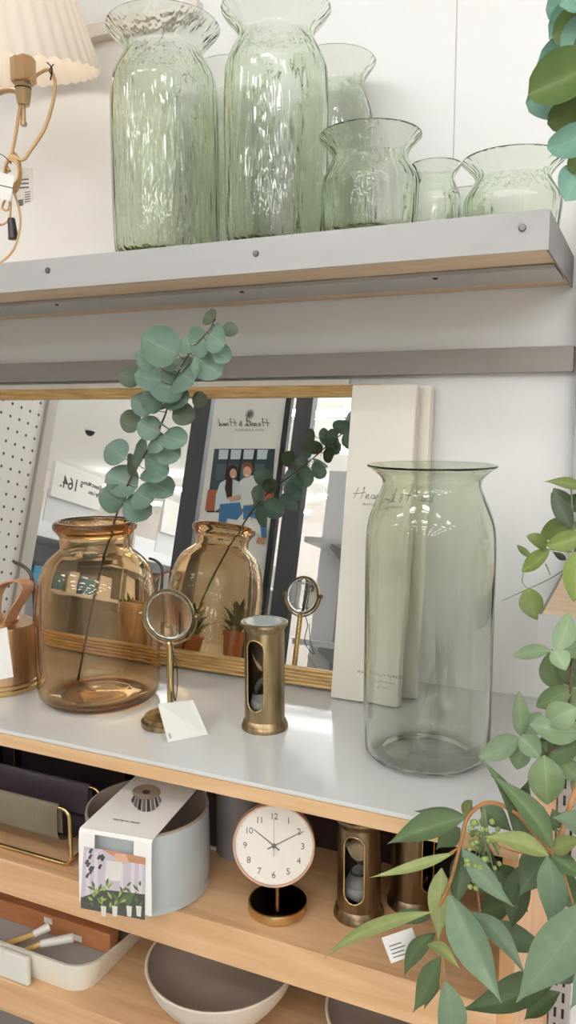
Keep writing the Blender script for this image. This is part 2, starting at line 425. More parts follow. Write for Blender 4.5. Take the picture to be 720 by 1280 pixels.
# ================================================================== THE SETTING
WY = 1.389; FZ = -1.45; CZ = 2.7
o = struct(obj('floor', bbox(-13, 7, -15, 1.6, FZ - .05, FZ), 'floor'))
o = struct(obj('ceiling', bbox(-13, 7, -15, 1.6, CZ, CZ + .05), 'ceiling'))
struct(obj('wall_back', bbox(-13, 7, WY, WY + .08, FZ, CZ), 'wall'))
struct(obj('wall_left', bbox(-13.08, -13, -15, 1.6, FZ, CZ), 'wall_upper'))
struct(obj('wall_right', bbox(7, 7.08, -15, 1.6, FZ, CZ), 'wall_upper'))
struct(obj('wall_rear', bbox(-13, 7, -15.08, -15, FZ, CZ), 'wall_upper'))
for i, x in enumerate((-.324, -.9)):
    struct(obj('trim_%d' % (i + 3), bbox(x - .001, x + .001, WY - .0012, WY, .25, .73 if x < -.5 else CZ), 'seam'))
struct(obj('trim_1', bbox(-3.2, -.118, WY - .022, WY, .064, .105), 'beam', bevel=.001))
struct(obj('trim_2', bbox(-3.2, -.80, WY - .025, WY, .728, .755), 'wall_upper', bevel=.002))

# slotted upright at the end of the bay
def upright(x0, x1):
    t = thing('slotted_upright', 'pale grey slotted steel upright on the back wall at the right edge of the frame', 'upright', ((x0 + x1) / 2, WY - .015, FZ))
    obj('channel', bbox(x0, x1, WY - .03, WY - .001, FZ, 1.8), 'steel', t, bevel=.001)
    bm = bmesh.new(); z = FZ + .1
    while z < 1.7:
        for dx in (.25, .62): box(bm, x0 + (x1 - x0) * dx, x0 + (x1 - x0) * (dx + .13), WY - .0308, WY - .0298, z, z + .018)
        z += .03
    obj('slot_row', bm, 'frame_black', t)
upright(-.112, -.078)

# ================================================================== CEILING LAMPS
lamp0 = None
for ix, lx in enumerate((-11, -9.2, -7.4, -5.6, -3.8, -2.0, -.2, 1.6, 3.4, 5.2)):
    for iy, ly in enumerate((-14, -12, -10, -8.2, -6.4, -4.8, -3.4, -2.0)):
        if lx < -5 and -11 < ly < -3.5: continue
        if lamp0 is None:
            t = thing('ceiling_light', 'white suspended twin-strip ceiling light above the store aisles', 'ceiling light', (lx, ly, CZ), 'ceiling lights over the aisles')
            obj('housing', bbox(lx - .44, lx + .44, ly - .035, ly + .035, CZ - .39, CZ - .30), 'fixture', t)
            for sx in (-.3, .3): obj('hanger', bbox(lx + sx - .006, lx + sx + .006, ly - .006, ly + .006, CZ - .2995, CZ - .001), 'fixture', t)
            obj('diffuser', bbox(lx - .41, lx + .41, ly - .10, ly - .036, CZ - .38, CZ - .31), 'lamp', t); obj('diffuser', bbox(lx - .41, lx + .41, ly + .036, ly + .10, CZ - .38, CZ - .31), 'lamp', t)
            lamp0 = t
        else:
            r = lamp0.copy(); COL.objects.link(r); r.location = (lx, ly, CZ)
            for ch in lamp0.children:
                c = ch.copy(); COL.objects.link(c); c.parent = r

# ================================================================== WOODEN DISPLAY UNIT
XR = -.114; XL = -2.2; Z1 = -.489; Z2 = -.705; Z3 = -.915
u = thing('display_shelving', 'light pine shelving unit with a white top against the wall', 'shelving unit', (-1.1, 1.15, FZ))
obj('white_top', bbox(XL, XR, .902, WY - .001, Z1 - .006, Z1), 'top', u, bevel=.0012)
obj('top_board', bbox(XL, XR, .9, WY - .001, Z1 - .0255, Z1 - .0062), 'wood_edge', u)
obj('shelf_board', bbox(XL, XR - .018, .9, 1.36, Z2 - .058, Z2), 'wood', u, bevel=.0015)
obj('shelf_board', bbox(XL, XR - .018, .9, 1.36, Z3 - .058, Z3), 'wood', u, bevel=.0015)
obj('side_panel', bbox(XR - .018, XR, .9, 1.36, FZ, Z1 - .0257), 'woodz', u, bevel=.001)
obj('back_board', bbox(XL, XR - .0182, 1.140, 1.152, Z2 + .0002, Z1 - .0257), 'back', u)
obj('back_board', bbox(XL, XR - .018, 1.361, 1.373, FZ, Z2 - .0582), 'back', u)

# ================================================================== UPPER STEEL SHELF
def steel_shelf(name_label, X0, X1, Y0, Y1, zb, zt, screws):
    t = thing('steel_shelf', name_label, 'shelf', ((X0 + X1) / 2, (Y0 + Y1) / 2, zb))
    bm = bmesh.new()
    box(bm, X0, X1, Y0, Y0 + .003, zb, zt)
    obj('front_rail', bm, 'steel', t)
    bm = bmesh.new(); box(bm, X1 - .003, X1, Y0 + .003, Y1, zb, zt)
    obj('end_rail', bbox(X0, X0 + .003, Y0 + .003, Y1, zb, zt), 'steel_dark', t)
    obj('end_rail', bm, 'steel_dark', t)
    obj('wood_board', bbox(X0 + .0035, X1 - .0035, Y0 + .0035, Y1, zb + .004, zt - .0005), 'ply', t)
    return t
ZT = .246; ZB = .198; UY = 1.055
us = steel_shelf('long grey steel-edged shelf with wooden underside carrying the pale green vases', -2.2, -.126, UY, WY - .002, ZB, ZT, None)
# cross brace and rear lip under the board
obj('cross_brace', bbox(-2.19, -.131, 1.176, 1.29, ZB - .003, ZB + .0035), 'steel', us, bevel=.001)
for x, y in ((60, 338), (320, 317), (653, 285)):
    p = onY(x, y, UY); bm = bmesh.new()
    lathe(bm, [(0, 0), (.0045, 0), (.0045, .002), (.0036, .003), (0, .0032)], n=24, mtx=Matrix.Translation((p.x, UY, p.z)) @ Matrix.Rotation(math.pi / 2, 4, 'X'))
    obj('screw', bm, 'screw', us, smooth=True)
for x in (-1.0, -.62, -.3):
    bm = bmesh.new(); lathe(bm, [(0, 0), (.0035, 0), (.0035, -.002), (0, -.002)], (x, 1.19, ZB - .003), n=16); obj('brace_screw', bm, 'frame_black', us)
# right bay shelf
rs = steel_shelf('grey steel-edged shelf with wood top, beside the white-topped unit at right', -.1205, .75, UY, WY - .032, -.306, -.26, None)

# ================================================================== MIRROR AND CARTONS
def lean(y0, z0, ang): return Matrix.Translation((0, y0, z0)) @ Matrix.Rotation(-ang, 4, 'X')
ANG = math.atan2(.08, .531)
mi_x0, mi_x1 = -1.62, -.432
mt = thing('wall_mirror', 'large rectangular mirror in a ribbed gold frame leaning on the wall', 'mirror', ((mi_x0 + mi_x1) / 2, 1.285, Z1))
def leaned(bm, y0, z0, ang=ANG):
    L = lean(y0, z0, ang)
    for v in bm.verts: v.co = L @ v.co
    return bm
H = .545; FWD = .036
obj('mirror_glass', leaned(bbox(mi_x0 + .02, mi_x1 - .02, 0, .003, .02, H - .015), 1.27, Z1), 'mirror', mt)
def moulding(x0, x1, z0, z1, horiz):
    bm = bmesh.new(); n = 5
    box(bm, x0, x1, -.006, .014, z0, z1)
    for k in range(n):
        if horiz:
            h = (z1 - z0) / n; zc = z0 + h * (k + .5)
            tube(bm, [(x0, -.006, zc), (x1, -.006, zc)], h * .40, 8, smooth=False)
        else:
            h = (x1 - x0) / n; xc = x0 + h * (k + .5)
            tube(bm, [(xc, -.006, z0), (xc, -.006, z1)], h * .42, 8, smooth=False)
    return bm
# lower rail reaches the shelf; upper rail at the top
obj('frame_rail', leaned(moulding(mi_x0 + FWD, mi_x1 - FWD, 0.004, FWD, True), 1.27, Z1), 'gold', mt, smooth=True)
obj('frame_rail', leaned(moulding(mi_x0 + FWD, mi_x1 - FWD, H - FWD + .012, H - .003, True), 1.27, Z1), 'gold', mt, smooth=True)
obj('frame_stile', leaned(moulding(mi_x1 - FWD, mi_x1, .004, H - .003, False), 1.27, Z1), 'gold', mt, smooth=True)
obj('frame_stile', leaned(moulding(mi_x0, mi_x0 + FWD, .004, H - .003, False), 1.27, Z1), 'gold', mt, smooth=True)

def carton(x0, x1, y0, ang, h, th, label, group=None):
    t = thing('mirror_carton', label, 'box', ((x0 + x1) / 2, y0, Z1), group)
    obj('carton_body', leaned(bbox(x0, x1, 0, th, 0.0, h), y0, Z1 + .003, ang), 'carton', t, bevel=.0015)
    return t
c1x0, c1x1 = -.478, -.362
c1 = carton(c1x0, c1x1, 1.236, math.atan2(.095, .531), .541, .022, 'flat cream carton with script lettering leaning in front of the mirror edge')
c2 = carton(-.425, -.345, 1.288, math.atan2(.071, .531), .536, .024, 'plain flat cream carton leaning behind the lettered carton')
c3 = carton(-1.60, -.50, 1.322, math.atan2(.052, .531), .548, .010, 'cream carton behind the gold mirror, only its top edge showing')
obj('side_sheet', leaned(bbox(c1x1 + .0003, c1x1 + .0012, .002, .02, .004, .537), 1.236, Z1 + .003, math.atan2(.095, .531)), 'carton_side', c1)  # thin sheet giving the carton's right side a darker cream
A1 = math.atan2(.095, .531); LL = lean(1.236, Z1 + .003, A1)
def on_c1(px, py):
    r = ray(px, py); q = np.array(LL @ Vector((0, -.0006, 0))); n = np.array(LL.to_3x3() @ Vector((0, -1, 0)))
    return Vector(r * ((q @ n) / (r @ n)))
uyc = LL.to_3x3() @ Vector((0, 0, 1))
# the script lettering, drawn as pen strokes
def strokes(name, s, size, parent, o_, ux, uy, m='ink', r=.0005):
    G = {'H': [[(.1, 0), (.35, 1.0)], [(.75, 0), (.95, 1.05), (.8, .9)], [(-.1, .45), (.5, .5), (1.1, .6)]],
         'e': [[(0, .15), (.3, .3), (.22, .42), (.08, .3), (.12, .05), (.4, .1)]],
         'a': [[(.35, .38), (.12, .38), (.05, .1), (.3, .12), (.4, .38), (.38, .05), (.55, .12)]],
         'r': [[(0, .05), (.12, .4), (.28, .36), (.3, .05), (.42, .1)]],
         't': [[(.05, .1), (.32, .9), (.18, .2), (.4, .08)], [(.0, .6), (.6, .68)]],
         'h': [[(0, .0), (.35, 1.0), (.2, .9), (.1, .0), (.3, .4), (.35, .05), (.55, .12)]],
         '&': [[(.5, .1), (.1, .5), (.3, .7), (.35, .45), (.05, .15), (.25, 0), (.5, .4)]],
         'n': [[(0, 0), (.1, .38), (.08, .05), (.28, .38), (.32, .05), (.48, .12)]],
         'd': [[(.3, .35), (.08, .3), (.08, .05), (.3, .1), (.6, 1.0), (.36, .1), (.52, .08)]]}
    W = {'H': 1.15, ' ': .35, 'r': .4, 't': .45, '&': .6}
    bm = bmesh.new(); x = 0
    for ch in s:
        for st in G.get(ch, []):
            tube(bm, [Vector(o_) + Vector(ux) * ((x + a + b * .12) * size) + Vector(uy) * (b * size) for a, b in st], r, 5, sub=5)
        x += W.get(ch, .5)
    return obj(name, bm, m, parent, smooth='all')
strokes('script_lettering', 'Hearth & Hand', .0190, c1, on_c1(441, 623), (1, 0, 0), uyc, r=.00055)
text('printed_line', 'WITH MAGNOLIA', .0066, 'ink', c1, on_c1(453, 632), (1, 0, 0), uyc, spacing=1.4)
for k, (s, y, sz) in enumerate((('MADE IN BOSTON', 841, .0068), ('fabrique', 850, .005), ('CHINA', 859, .005))):
    p = on_c1(447 + k * 8, y); text('printed_line', ['MAGNOLIA MARKET', 'designed with care', 'EST. 2017'][k], sz, 'ink', c1, p, (1, 0, 0), uyc, spacing=1.3)

# ================================================================== GLASS VASES
def shell(pr, t=.003, foot=.006):
    """outer profile (0,z0)...(r,z rim) -> closed wall with an inner skin"""
    n = len(pr); inner = []
    for i, (r, z) in enumerate(pr):
        a = pr[max(i - 1, 0)]; b = pr[min(i + 1, n - 1)]; dx, dz = b[0] - a[0], b[1] - a[1]; l = math.hypot(dx, dz) or 1
        inner.append((r - t * dz / l, z + t * dx / l))
    out = list(pr); rim = pr[-1]; ri = inner[-1]
    mid = ((rim[0] + ri[0]) / 2 + t * .45 * (pr[-1][0] - pr[-2][0]) / (math.hypot(pr[-1][0] - pr[-2][0], pr[-1][1] - pr[-2][1]) or 1),
           (rim[1] + ri[1]) / 2 + t * .45 * (pr[-1][1] - pr[-2][1]) / (math.hypot(pr[-1][0] - pr[-2][0], pr[-1][1] - pr[-2][1]) or 1))
    out.append(mid)
    inn = [q for q in inner[::-1] if q[1] > foot + .001 and q[0] > 0]
    out += inn
    out += [(inn[-1][0] * .93, foot + .001), (inn[-1][0] * .55, foot), (inn[-1][0] * .25, foot + .002), (0, foot + .004)]
    return out
def vase_obj(name, c, pr, m, label, cat='vase', group=None, t=.003, foot=.006, n=96):
    bm = bmesh.new(); lathe(bm, shell(pr, t, foot), (c[0], c[1], c[2] + .0006), n)
    o = obj(name, bm, m, smooth='all', origin=(c[0], c[1], c[2])); tag(o, label, cat, group); return o
def foot_rows(r, rc=.02):
    return [(0, .003), (r * .35, .002), (r * .7, .0004), (r - rc, 0), (r - rc * .45, rc * .12), (r - rc * .12, rc * .5), (r - .001, rc * 1.1)]

# big ombre vase on the white top
cb, rb_ = base(531, 979, Z1, 158)
body = prof(cb, [(79, 900), (79.5, 800), (80.5, 720), (80.5, 680), (78.5, 656), (74, 640), (68, 625), (62, 611), (61, 603), (64, 597), (71, 590), (77, 586), (80.5, 583.5)])
pr = foot_rows(body[0][0], .024) + smoothp(body, 4)
vase_obj('glass_vase', cb, pr, 'green_clear', 'tall clear green flared-rim vase standing on the white top beside the cartons', t=.0032)

# tall pale green vases on the upper shelf (silhouettes measured on the front pair)
def tall_vase(px, Y, ry, hw, label, group, scale_h=None):
    p = onY(px, ry, Y); c = Vector((p.x, p.y, ZT)); d = depth((c.x, c.y, p.z)); r = hw * d / F; h = p.z - ZT
    rows = [(r * .955, .045), (r * .965, h * .5), (r * .95, h - .098), (r * .9, h - .076), (r * .79, h - .056), (r * .705, h - .043), (r * .70, h - .035), (r * .76, h - .025), (r * .90, h - .012), (r * .985, h - .003), (r, h)]
    return vase_obj('glass_vase', c, foot_rows(rows[0][0]) + smoothp(rows, 4), 'green_glass', label, group=group)
G1 = 'tall green glass vases on the steel shelf'
tall_vase(204, 1.148, 36, 71, 'tall pale green glass vase nearest the hanging lamp on the steel shelf', G1)
tall_vase(345, 1.146, 13, 69, 'tall pale green glass vase, second from the lamp, its rim cut by the frame', G1)
tall_vase(292, 1.308, 92, 52, 'tall pale green glass vase at the back between the two front vases', G1)
tall_vase(418, 1.308, 79, 52, 'tall pale green glass vase at the back above the short wide vase', G1)
tall_vase(188, 1.309, 97, 47, 'tall pale green glass vase hidden behind the vase nearest the lamp', G1)
def short_vase(px, Y, ry, hw, label, neck=.74, bod=.96, nh=.030):
    p = onY(px, ry, Y); c = Vector((p.x, p.y, ZT)); d = depth((c.x, c.y, p.z)); r = hw * d / F; h = p.z - ZT
    k = nh
    rows = [(r * bod * .98, .028), (r * bod, h - k * 2.3), (r * bod * .97, h - k * 1.9), (r * bod * .87, h - k * 1.45), (r * neck * 1.02, h - k * 1.05), (r * neck, h - k * .85), (r * neck * 1.07, h - k * .55), (r * .93, h - k * .16), (r, h)]
    return vase_obj('glass_vase', c, foot_rows(rows[0][0], .014) + smoothp(rows, 4), 'green_glass', label, group='short green glass vases on the steel shelf', foot=.005, n=72)
short_vase(463, 1.125, 173, 64, 'short wide green glass vase in front of the tall back vase')
short_vase(545, 1.25, 209, 32, 'small green glass vase between the two wide short vases', nh=.022)
short_vase(584, 1.335, 241, 24, 'smallest green glass vase, low behind the right wide vase', nh=.018)
short_vase(642, 1.205, 203, 63, 'short wide green glass vase at the right end of the steel shelf', nh=.026)

# amber vase
ca, ra = base(126, 898, Z1, 152)
body = prof(ca, [(76, 820), (76, 765), (74.5, 745), (70.5, 722), (62, 703), (51, 692), (44, 686), (43, 680), (43.5, 672), (45, 668.5)])
pr = foot_rows(body[0][0], .026) + smoothp(body, 4)
zr = zrow(ca, 657) - ca.z; zt_ = zrow(ca, 645) - ca.z; rr = 52 * depth((ca.x, ca.y, ca.z + zr)) / F
pr += [(rr - .004, zr - .008), (rr - .0005, zr - .0045), (rr, zr), (rr - .001, zr + .0045), (rr - .005, zr + .0075)]
bm = bmesh.new()
sh = shell(pr[:-5], .0032, .006)
# thick rolled rim
no = len(pr) - 5
outer = pr; inner = [q for q in sh[no + 1:]]
lathe(bm, outer + [(rr - .010, zr + .008), (inner[0][0] + .001, zr + .004)] + inner, (ca.x, ca.y, ca.z + .0006), 96)
ov = obj('amber_vase', bm, 'amber_glass', smooth='all', origin=ca)
tag(ov, 'round-shouldered amber glass vase with a thick rim holding the eucalyptus stem', 'vase')

# ================================================================== EUCALYPTUS STEM IN THE AMBER VASE
def stem_pts(spec): return [onY(x, y, Y) for x, y, Y in spec]
def dollar_sprig(t, path, leaves, mats, r0=.0022, r1=.0008, kind='round', stem_m='stem_dark', spread=.02, pet=True):
    bm = bmesh.new(); P = stem_pts(path); tube(bm, P, r0, 7, r1=r1)
    dense = [Vector(a) for a in smoothp([tuple(p) for p in P], 8)]
    lb = bmesh.new()
    for (x, y, dia, mi, tnt) in leaves:
        # nearest stem point on screen
        best = min(dense, key=lambda q: (scr(q)[0] - x) ** 2 + (scr(q)[1] - y) ** 2)
        d = depth(best) + random.uniform(-spread, spread) * (1 if mi != 1 else .6) + (.012 if mi == 1 else -.008)
        c = at(x, y, d); L = dia * d / F * 1.15
        v = c - best; v = v if v.length > .004 else Vector((random.uniform(-1, 1), 0, random.uniform(-1, 1)))
        v = (v.normalized() + Vector((0, random.uniform(-.3, .3), 0))).normalized()
        a = c - v * L * .5; b = c + v * L * .5
        nrm = (-c.normalized() + Vector((random.uniform(-.4, .4), random.uniform(-.2, .2), random.uniform(-.2, .45)))).normalized()
        leaf(lb, a, b, L * (1.0 if kind == 'round' else .6), kind, nrm, fold=random.uniform(.02, .16), bend=random.uniform(-.05, .08), tint=tnt, mi=mi)
        tube(bm, [best, (best + a) / 2 + Vector((0, 0, -.002)), a], .0007, 5, sub=3)
    obj('stem', bm, stem_m, t, smooth='all')
    leafobj('foliage', lb, mats, t)
def scr(p):
    p = np.array(p); d = p @ FW; return 360 + F * (p @ RT) / d, 640 - F * (p @ UP) / d
t = thing('eucalyptus_sprig', 'blue-green silver dollar eucalyptus stem standing in the amber vase', 'plant', onZ(97, 852, Z1 + .008))
p0 = onY(97, 852, 1.09); p0.z = max(p0.z, Z1 + .011)
path = [(97, 850, 1.10), (118, 745, 1.095), (138, 668, ca.y), (160, 605, 1.075), (186, 560, 1.055), (206, 520, 1.035), (216, 480, 1.01), (238, 440, .985), (262, 412, .965), (268, 398, .955)]
LV = [(200, 432, 46, 0, 1.05), (234, 472, 48, 0, 1.0), (208, 484, 40, 0, .97), (260, 457, 36, 0, 1.1), (271, 424, 33, 0, 1.15), (250, 427, 34, 0, 1.1), (236, 430, 30, 0, .95),
      (185, 472, 30, 0, 1.05), (162, 472, 25, 1, .9), (278, 443, 22, 0, 1.1), (262, 397, 20, 1, .8), (288, 412, 18, 1, .8), (178, 505, 27, 0, .8), (205, 508, 34, 1, .95), (163, 526, 26, 1, .8),
      (230, 518, 26, 1, .9), (203, 530, 28, 0, 1.1), (219, 548, 30, 0, 1.15), (186, 535, 28, 0, .95), (175, 565, 34, 0, .95), (145, 565, 32, 0, .8), (210, 564, 31, 0, 1.1), (196, 577, 30, 0, 1.05),
      (195, 592, 34, 0, 1.0), (152, 601, 37, 0, .92), (202, 611, 33, 0, .95), (180, 621, 34, 0, .9), (140, 622, 33, 0, .9), (172, 636, 33, 0, .88), (250, 500, 18, 1, .8), (190, 500, 30, 0, .85), (222, 455, 34, 0, .9), (184, 448, 26, 0, 1.1), (166, 580, 24, 1, .85), (222, 498, 30, 0, .9), (197, 555, 26, 0, 1.0)]
dollar_sprig(t, path, LV, ['leaf_blue', 'leaf_dark'])

# ================================================================== WATERING CAN (left edge)
cc, rc = base(6, 872, Z1, 88)
t = thing('watering_can', 'brushed copper watering can with a leather loop, cut by the left edge', 'watering can', cc)
zt_ = zrow(cc, 778) - cc.z
bm = bmesh.new(); lathe(bm, smoothp([(rc * .93, .016), (rc * .93, zt_ * .5), (rc * .92, zt_ - .006), (rc * .88, zt_)], 3) + [(rc * .4, zt_ + .003), (0, zt_ + .004)], cc, 64)
obj('body', bm, 'copper', t, smooth=True)
bm = bmesh.new(); lathe(bm, [(0, .0005), (rc * .99, .0005), (rc, .002), (rc, .008), (rc * .96, .01), (rc * .97, .012), (rc * .97, .0165), (rc * .93, .018)], cc, 64)
obj('base_ring', bm, 'brass_bright', t, smooth=True)
bm = bmesh.new(); lathe(bm, [(rc * .5, zt_ + .0022), (rc * .5, zt_ + .007), (rc * .46, zt_ + .009), (0, zt_ + .009)], cc, 48); obj('lid', bm, 'copper', t, smooth=True)
# leather loop: a flat strap swept over an arch
def strap(bm, pts, wdt, th, wd):
    pts = [Vector(p) for p in smoothp([tuple(p) for p in pts], 6)]; wd = Vector(wd).normalized(); rings = []
    for i, p in enumerate(pts):
        tt = (pts[min(i + 1, len(pts) - 1)] - pts[max(i - 1, 0)]).normalized(); n = tt.cross(wd).normalized()
        rings.append([bm.verts.new(p + wd * sx * wdt / 2 + n * sy * th / 2) for sx, sy in ((-1, -1), (1, -1), (1, 1), (-1, 1))])
    for A, B in zip(rings, rings[1:]):
        for k in range(4): bm.faces.new((A[k], A[(k + 1) % 4], B[(k + 1) % 4], B[k]))
    bm.faces.new(rings[0][::-1]); bm.faces.new(rings[-1])
Yc = cc.y - .01
bm = bmesh.new(); strap(bm, [onY(10, 781, Yc), onY(19, 762, Yc), onY(32, 742, Yc), onY(34, 730, Yc), onY(24, 725, Yc), onY(10, 728, Yc), onY(-2, 738, Yc), onY(-6, 760, Yc), onY(-3, 781, Yc)], .022, .003, (.35, 1, .0))
obj('leather_handle', bm, 'leather', t, smooth=True)
bm = bmesh.new(); Ys = cc.y + .03
tube(bm, [onY(43, 800, Ys), onY(44, 765, Ys), onY(42, 735, Ys), onY(38, 717, Ys), onY(28, 707, Ys), onY(18, 703, Ys)], .0042, 12, r1=.0030)
obj('spout', bm, 'bronze', t, smooth='all')
Yt = cc.y - rc - .003
bm = bmesh.new(); q = [onY(-16, 790, Yt), onY(9, 784, Yt), onY(17, 846, Yt), onY(-12, 852, Yt)]
poly(bm, q, thick=.0008, nrm=Vector((0, -1, 0))); obj('paper_tag', bm, 'paper', t)

# ================================================================== MAGNIFIER
cm, rm_ = base(209, 917, Z1, 64)
t = thing('magnifying_glass', 'round magnifying glass on a brass pedestal, a paper tag tied to its pole', 'magnifier', cm)
bm = bmesh.new(); R = rm_
lathe(bm, [(0, .0005), (R, .0005), (R, .007), (R * .93, .009), (R * .88, .0095), (R * .86, .015), (R * .6, .0165), (R * .3, .018), (R * .16, .024), (0, .024)], cm, 48)
obj('base', bm, 'brass', t, smooth=True)
zc = zrow(cm, 769) - cm.z; d_ = depth((cm.x, cm.y, cm.z + zc)); RL = 33.5 * d_ / F
LX = onY(211.5, 769, cm.y); LX.x = onY(211.5, 769, cm.y).x; pole_top = LX.z - RL - .004
bm = bmesh.new(); pc = Vector((cm.x + .006, cm.y, 0)); tube(bm, [(LX.x, cm.y, cm.z + .02), (LX.x, cm.y, pole_top)], .0056, 16, smooth=False)
ball(bm, (LX.x, cm.y, pole_top), .0062)
obj('pole', bm, 'brass_bright', t, smooth=True)
yaw_l = math.radians(10); ML = Matrix.Translation((LX.x, cm.y, LX.z)) @ Matrix.Rotation(yaw_l, 4, 'Z') @ Matrix.Rotation(math.pi / 2, 4, 'X')
bm = bmesh.new(); lathe(bm, [(RL - .003, -.0028), (RL - .001, -.0032), (RL, -.002), (RL, .002), (RL - .001, .0032), (RL - .003, .0028), (RL - .003, -.0028)], n=72, mtx=ML)
obj('lens_ring', bm, 'brass', t, smooth=True)
bm = bmesh.new(); nl = 8; rl = RL - .0031
pf = [(rl * k / nl, -.0015 - .0035 * (1 - (k / nl) ** 2)) for k in range(nl + 1)] + [(rl * (nl - k) / nl, .0015 + .0035 * (1 - ((nl - k) / nl) ** 2)) for k in range(nl + 1)]
lathe(bm, pf, n=64, mtx=ML); obj('lens', bm, 'lens', t, smooth='all')
bm = bmesh.new()
arc = [ML @ Vector((math.cos(a) * (RL + .004), math.sin(a) * (RL + .004), 0)) for a in [math.radians(k) for k in range(180, 361, 15)]]
# yoke below the ring: take the half that faces downwards
arc = [p for p in [ML @ Vector((math.cos(a) * (RL + .004), math.sin(a) * (RL + .004), 0)) for a in [math.radians(k) for k in range(0, 361, 10)]] if p.z < LX.z + .004]
arc.sort(key=lambda p: math.atan2(p.z - LX.z - .02, p.x - LX.x))
tube(bm, arc, .0018, 8, sub=2); obj('yoke', bm, 'brass', t, smooth='all')
for s in (-1, 1):
    bm = bmesh.new(); lathe(bm, [(0, 0), (.0045, 0), (.0045, .005), (.003, .0065), (0, .0065)], n=20, mtx=Matrix.Translation(ML @ Vector((s * (RL + .002), 0, 0))) @ Matrix.Rotation(yaw_l, 4, 'Z') @ Matrix.Rotation(s * math.pi / 2, 4, 'Y'))
    obj('pivot_knob', bm, 'brass', t, smooth=True)
Yk = cm.y - .012
bm = bmesh.new(); tube(bm, [onY(213, 803, Yk + .004), onY(217, 822, Yk), onY(216, 850, Yk), onY(219, 876, Yk - .02), onY(222, 850, Yk - .004), onY(219, 820, Yk)], .0009, 6); obj('string', bm, 'black', t, smooth='all')
Yt = cm.y - R - .004
b3 = onZ(210, 928, Z1 + .0008); b2 = onZ(260, 918, Z1 + .0008)
tg = [onY(197, 880, b3.y + .016), onY(241, 875, b2.y + .016), b2, b3]
tn = (tg[1] - tg[0]).cross(tg[0] - tg[3]).normalized(); bm = bmesh.new(); poly(bm, tg, thick=.0006, nrm=tn); tgo = obj('paper_tag', bm, 'paper', t)
ux = (tg[1] - tg[0]).normalized(); uy = (tg[0] - tg[3]).normalized(); on = tn * .0009
text('tag_print', 'Hearth & Hand', .0048, 'ink', tgo, tg[0] * .55 + tg[3] * .45 + ux * .014 + on, ux, uy)
bm = bmesh.new(); b0 = tg[3] + uy * .005 + ux * .004 + on
for k in range(12):
    wv = (.0008, .0005, .0011)[k % 3]; a = b0 + ux * k * .0016
    poly(bm, [a, a + ux * wv, a + ux * wv + uy * .008, a + uy * .008], thick=.0002, nrm=tn)
obj('barcode', bm, 'ink_dark', tgo)

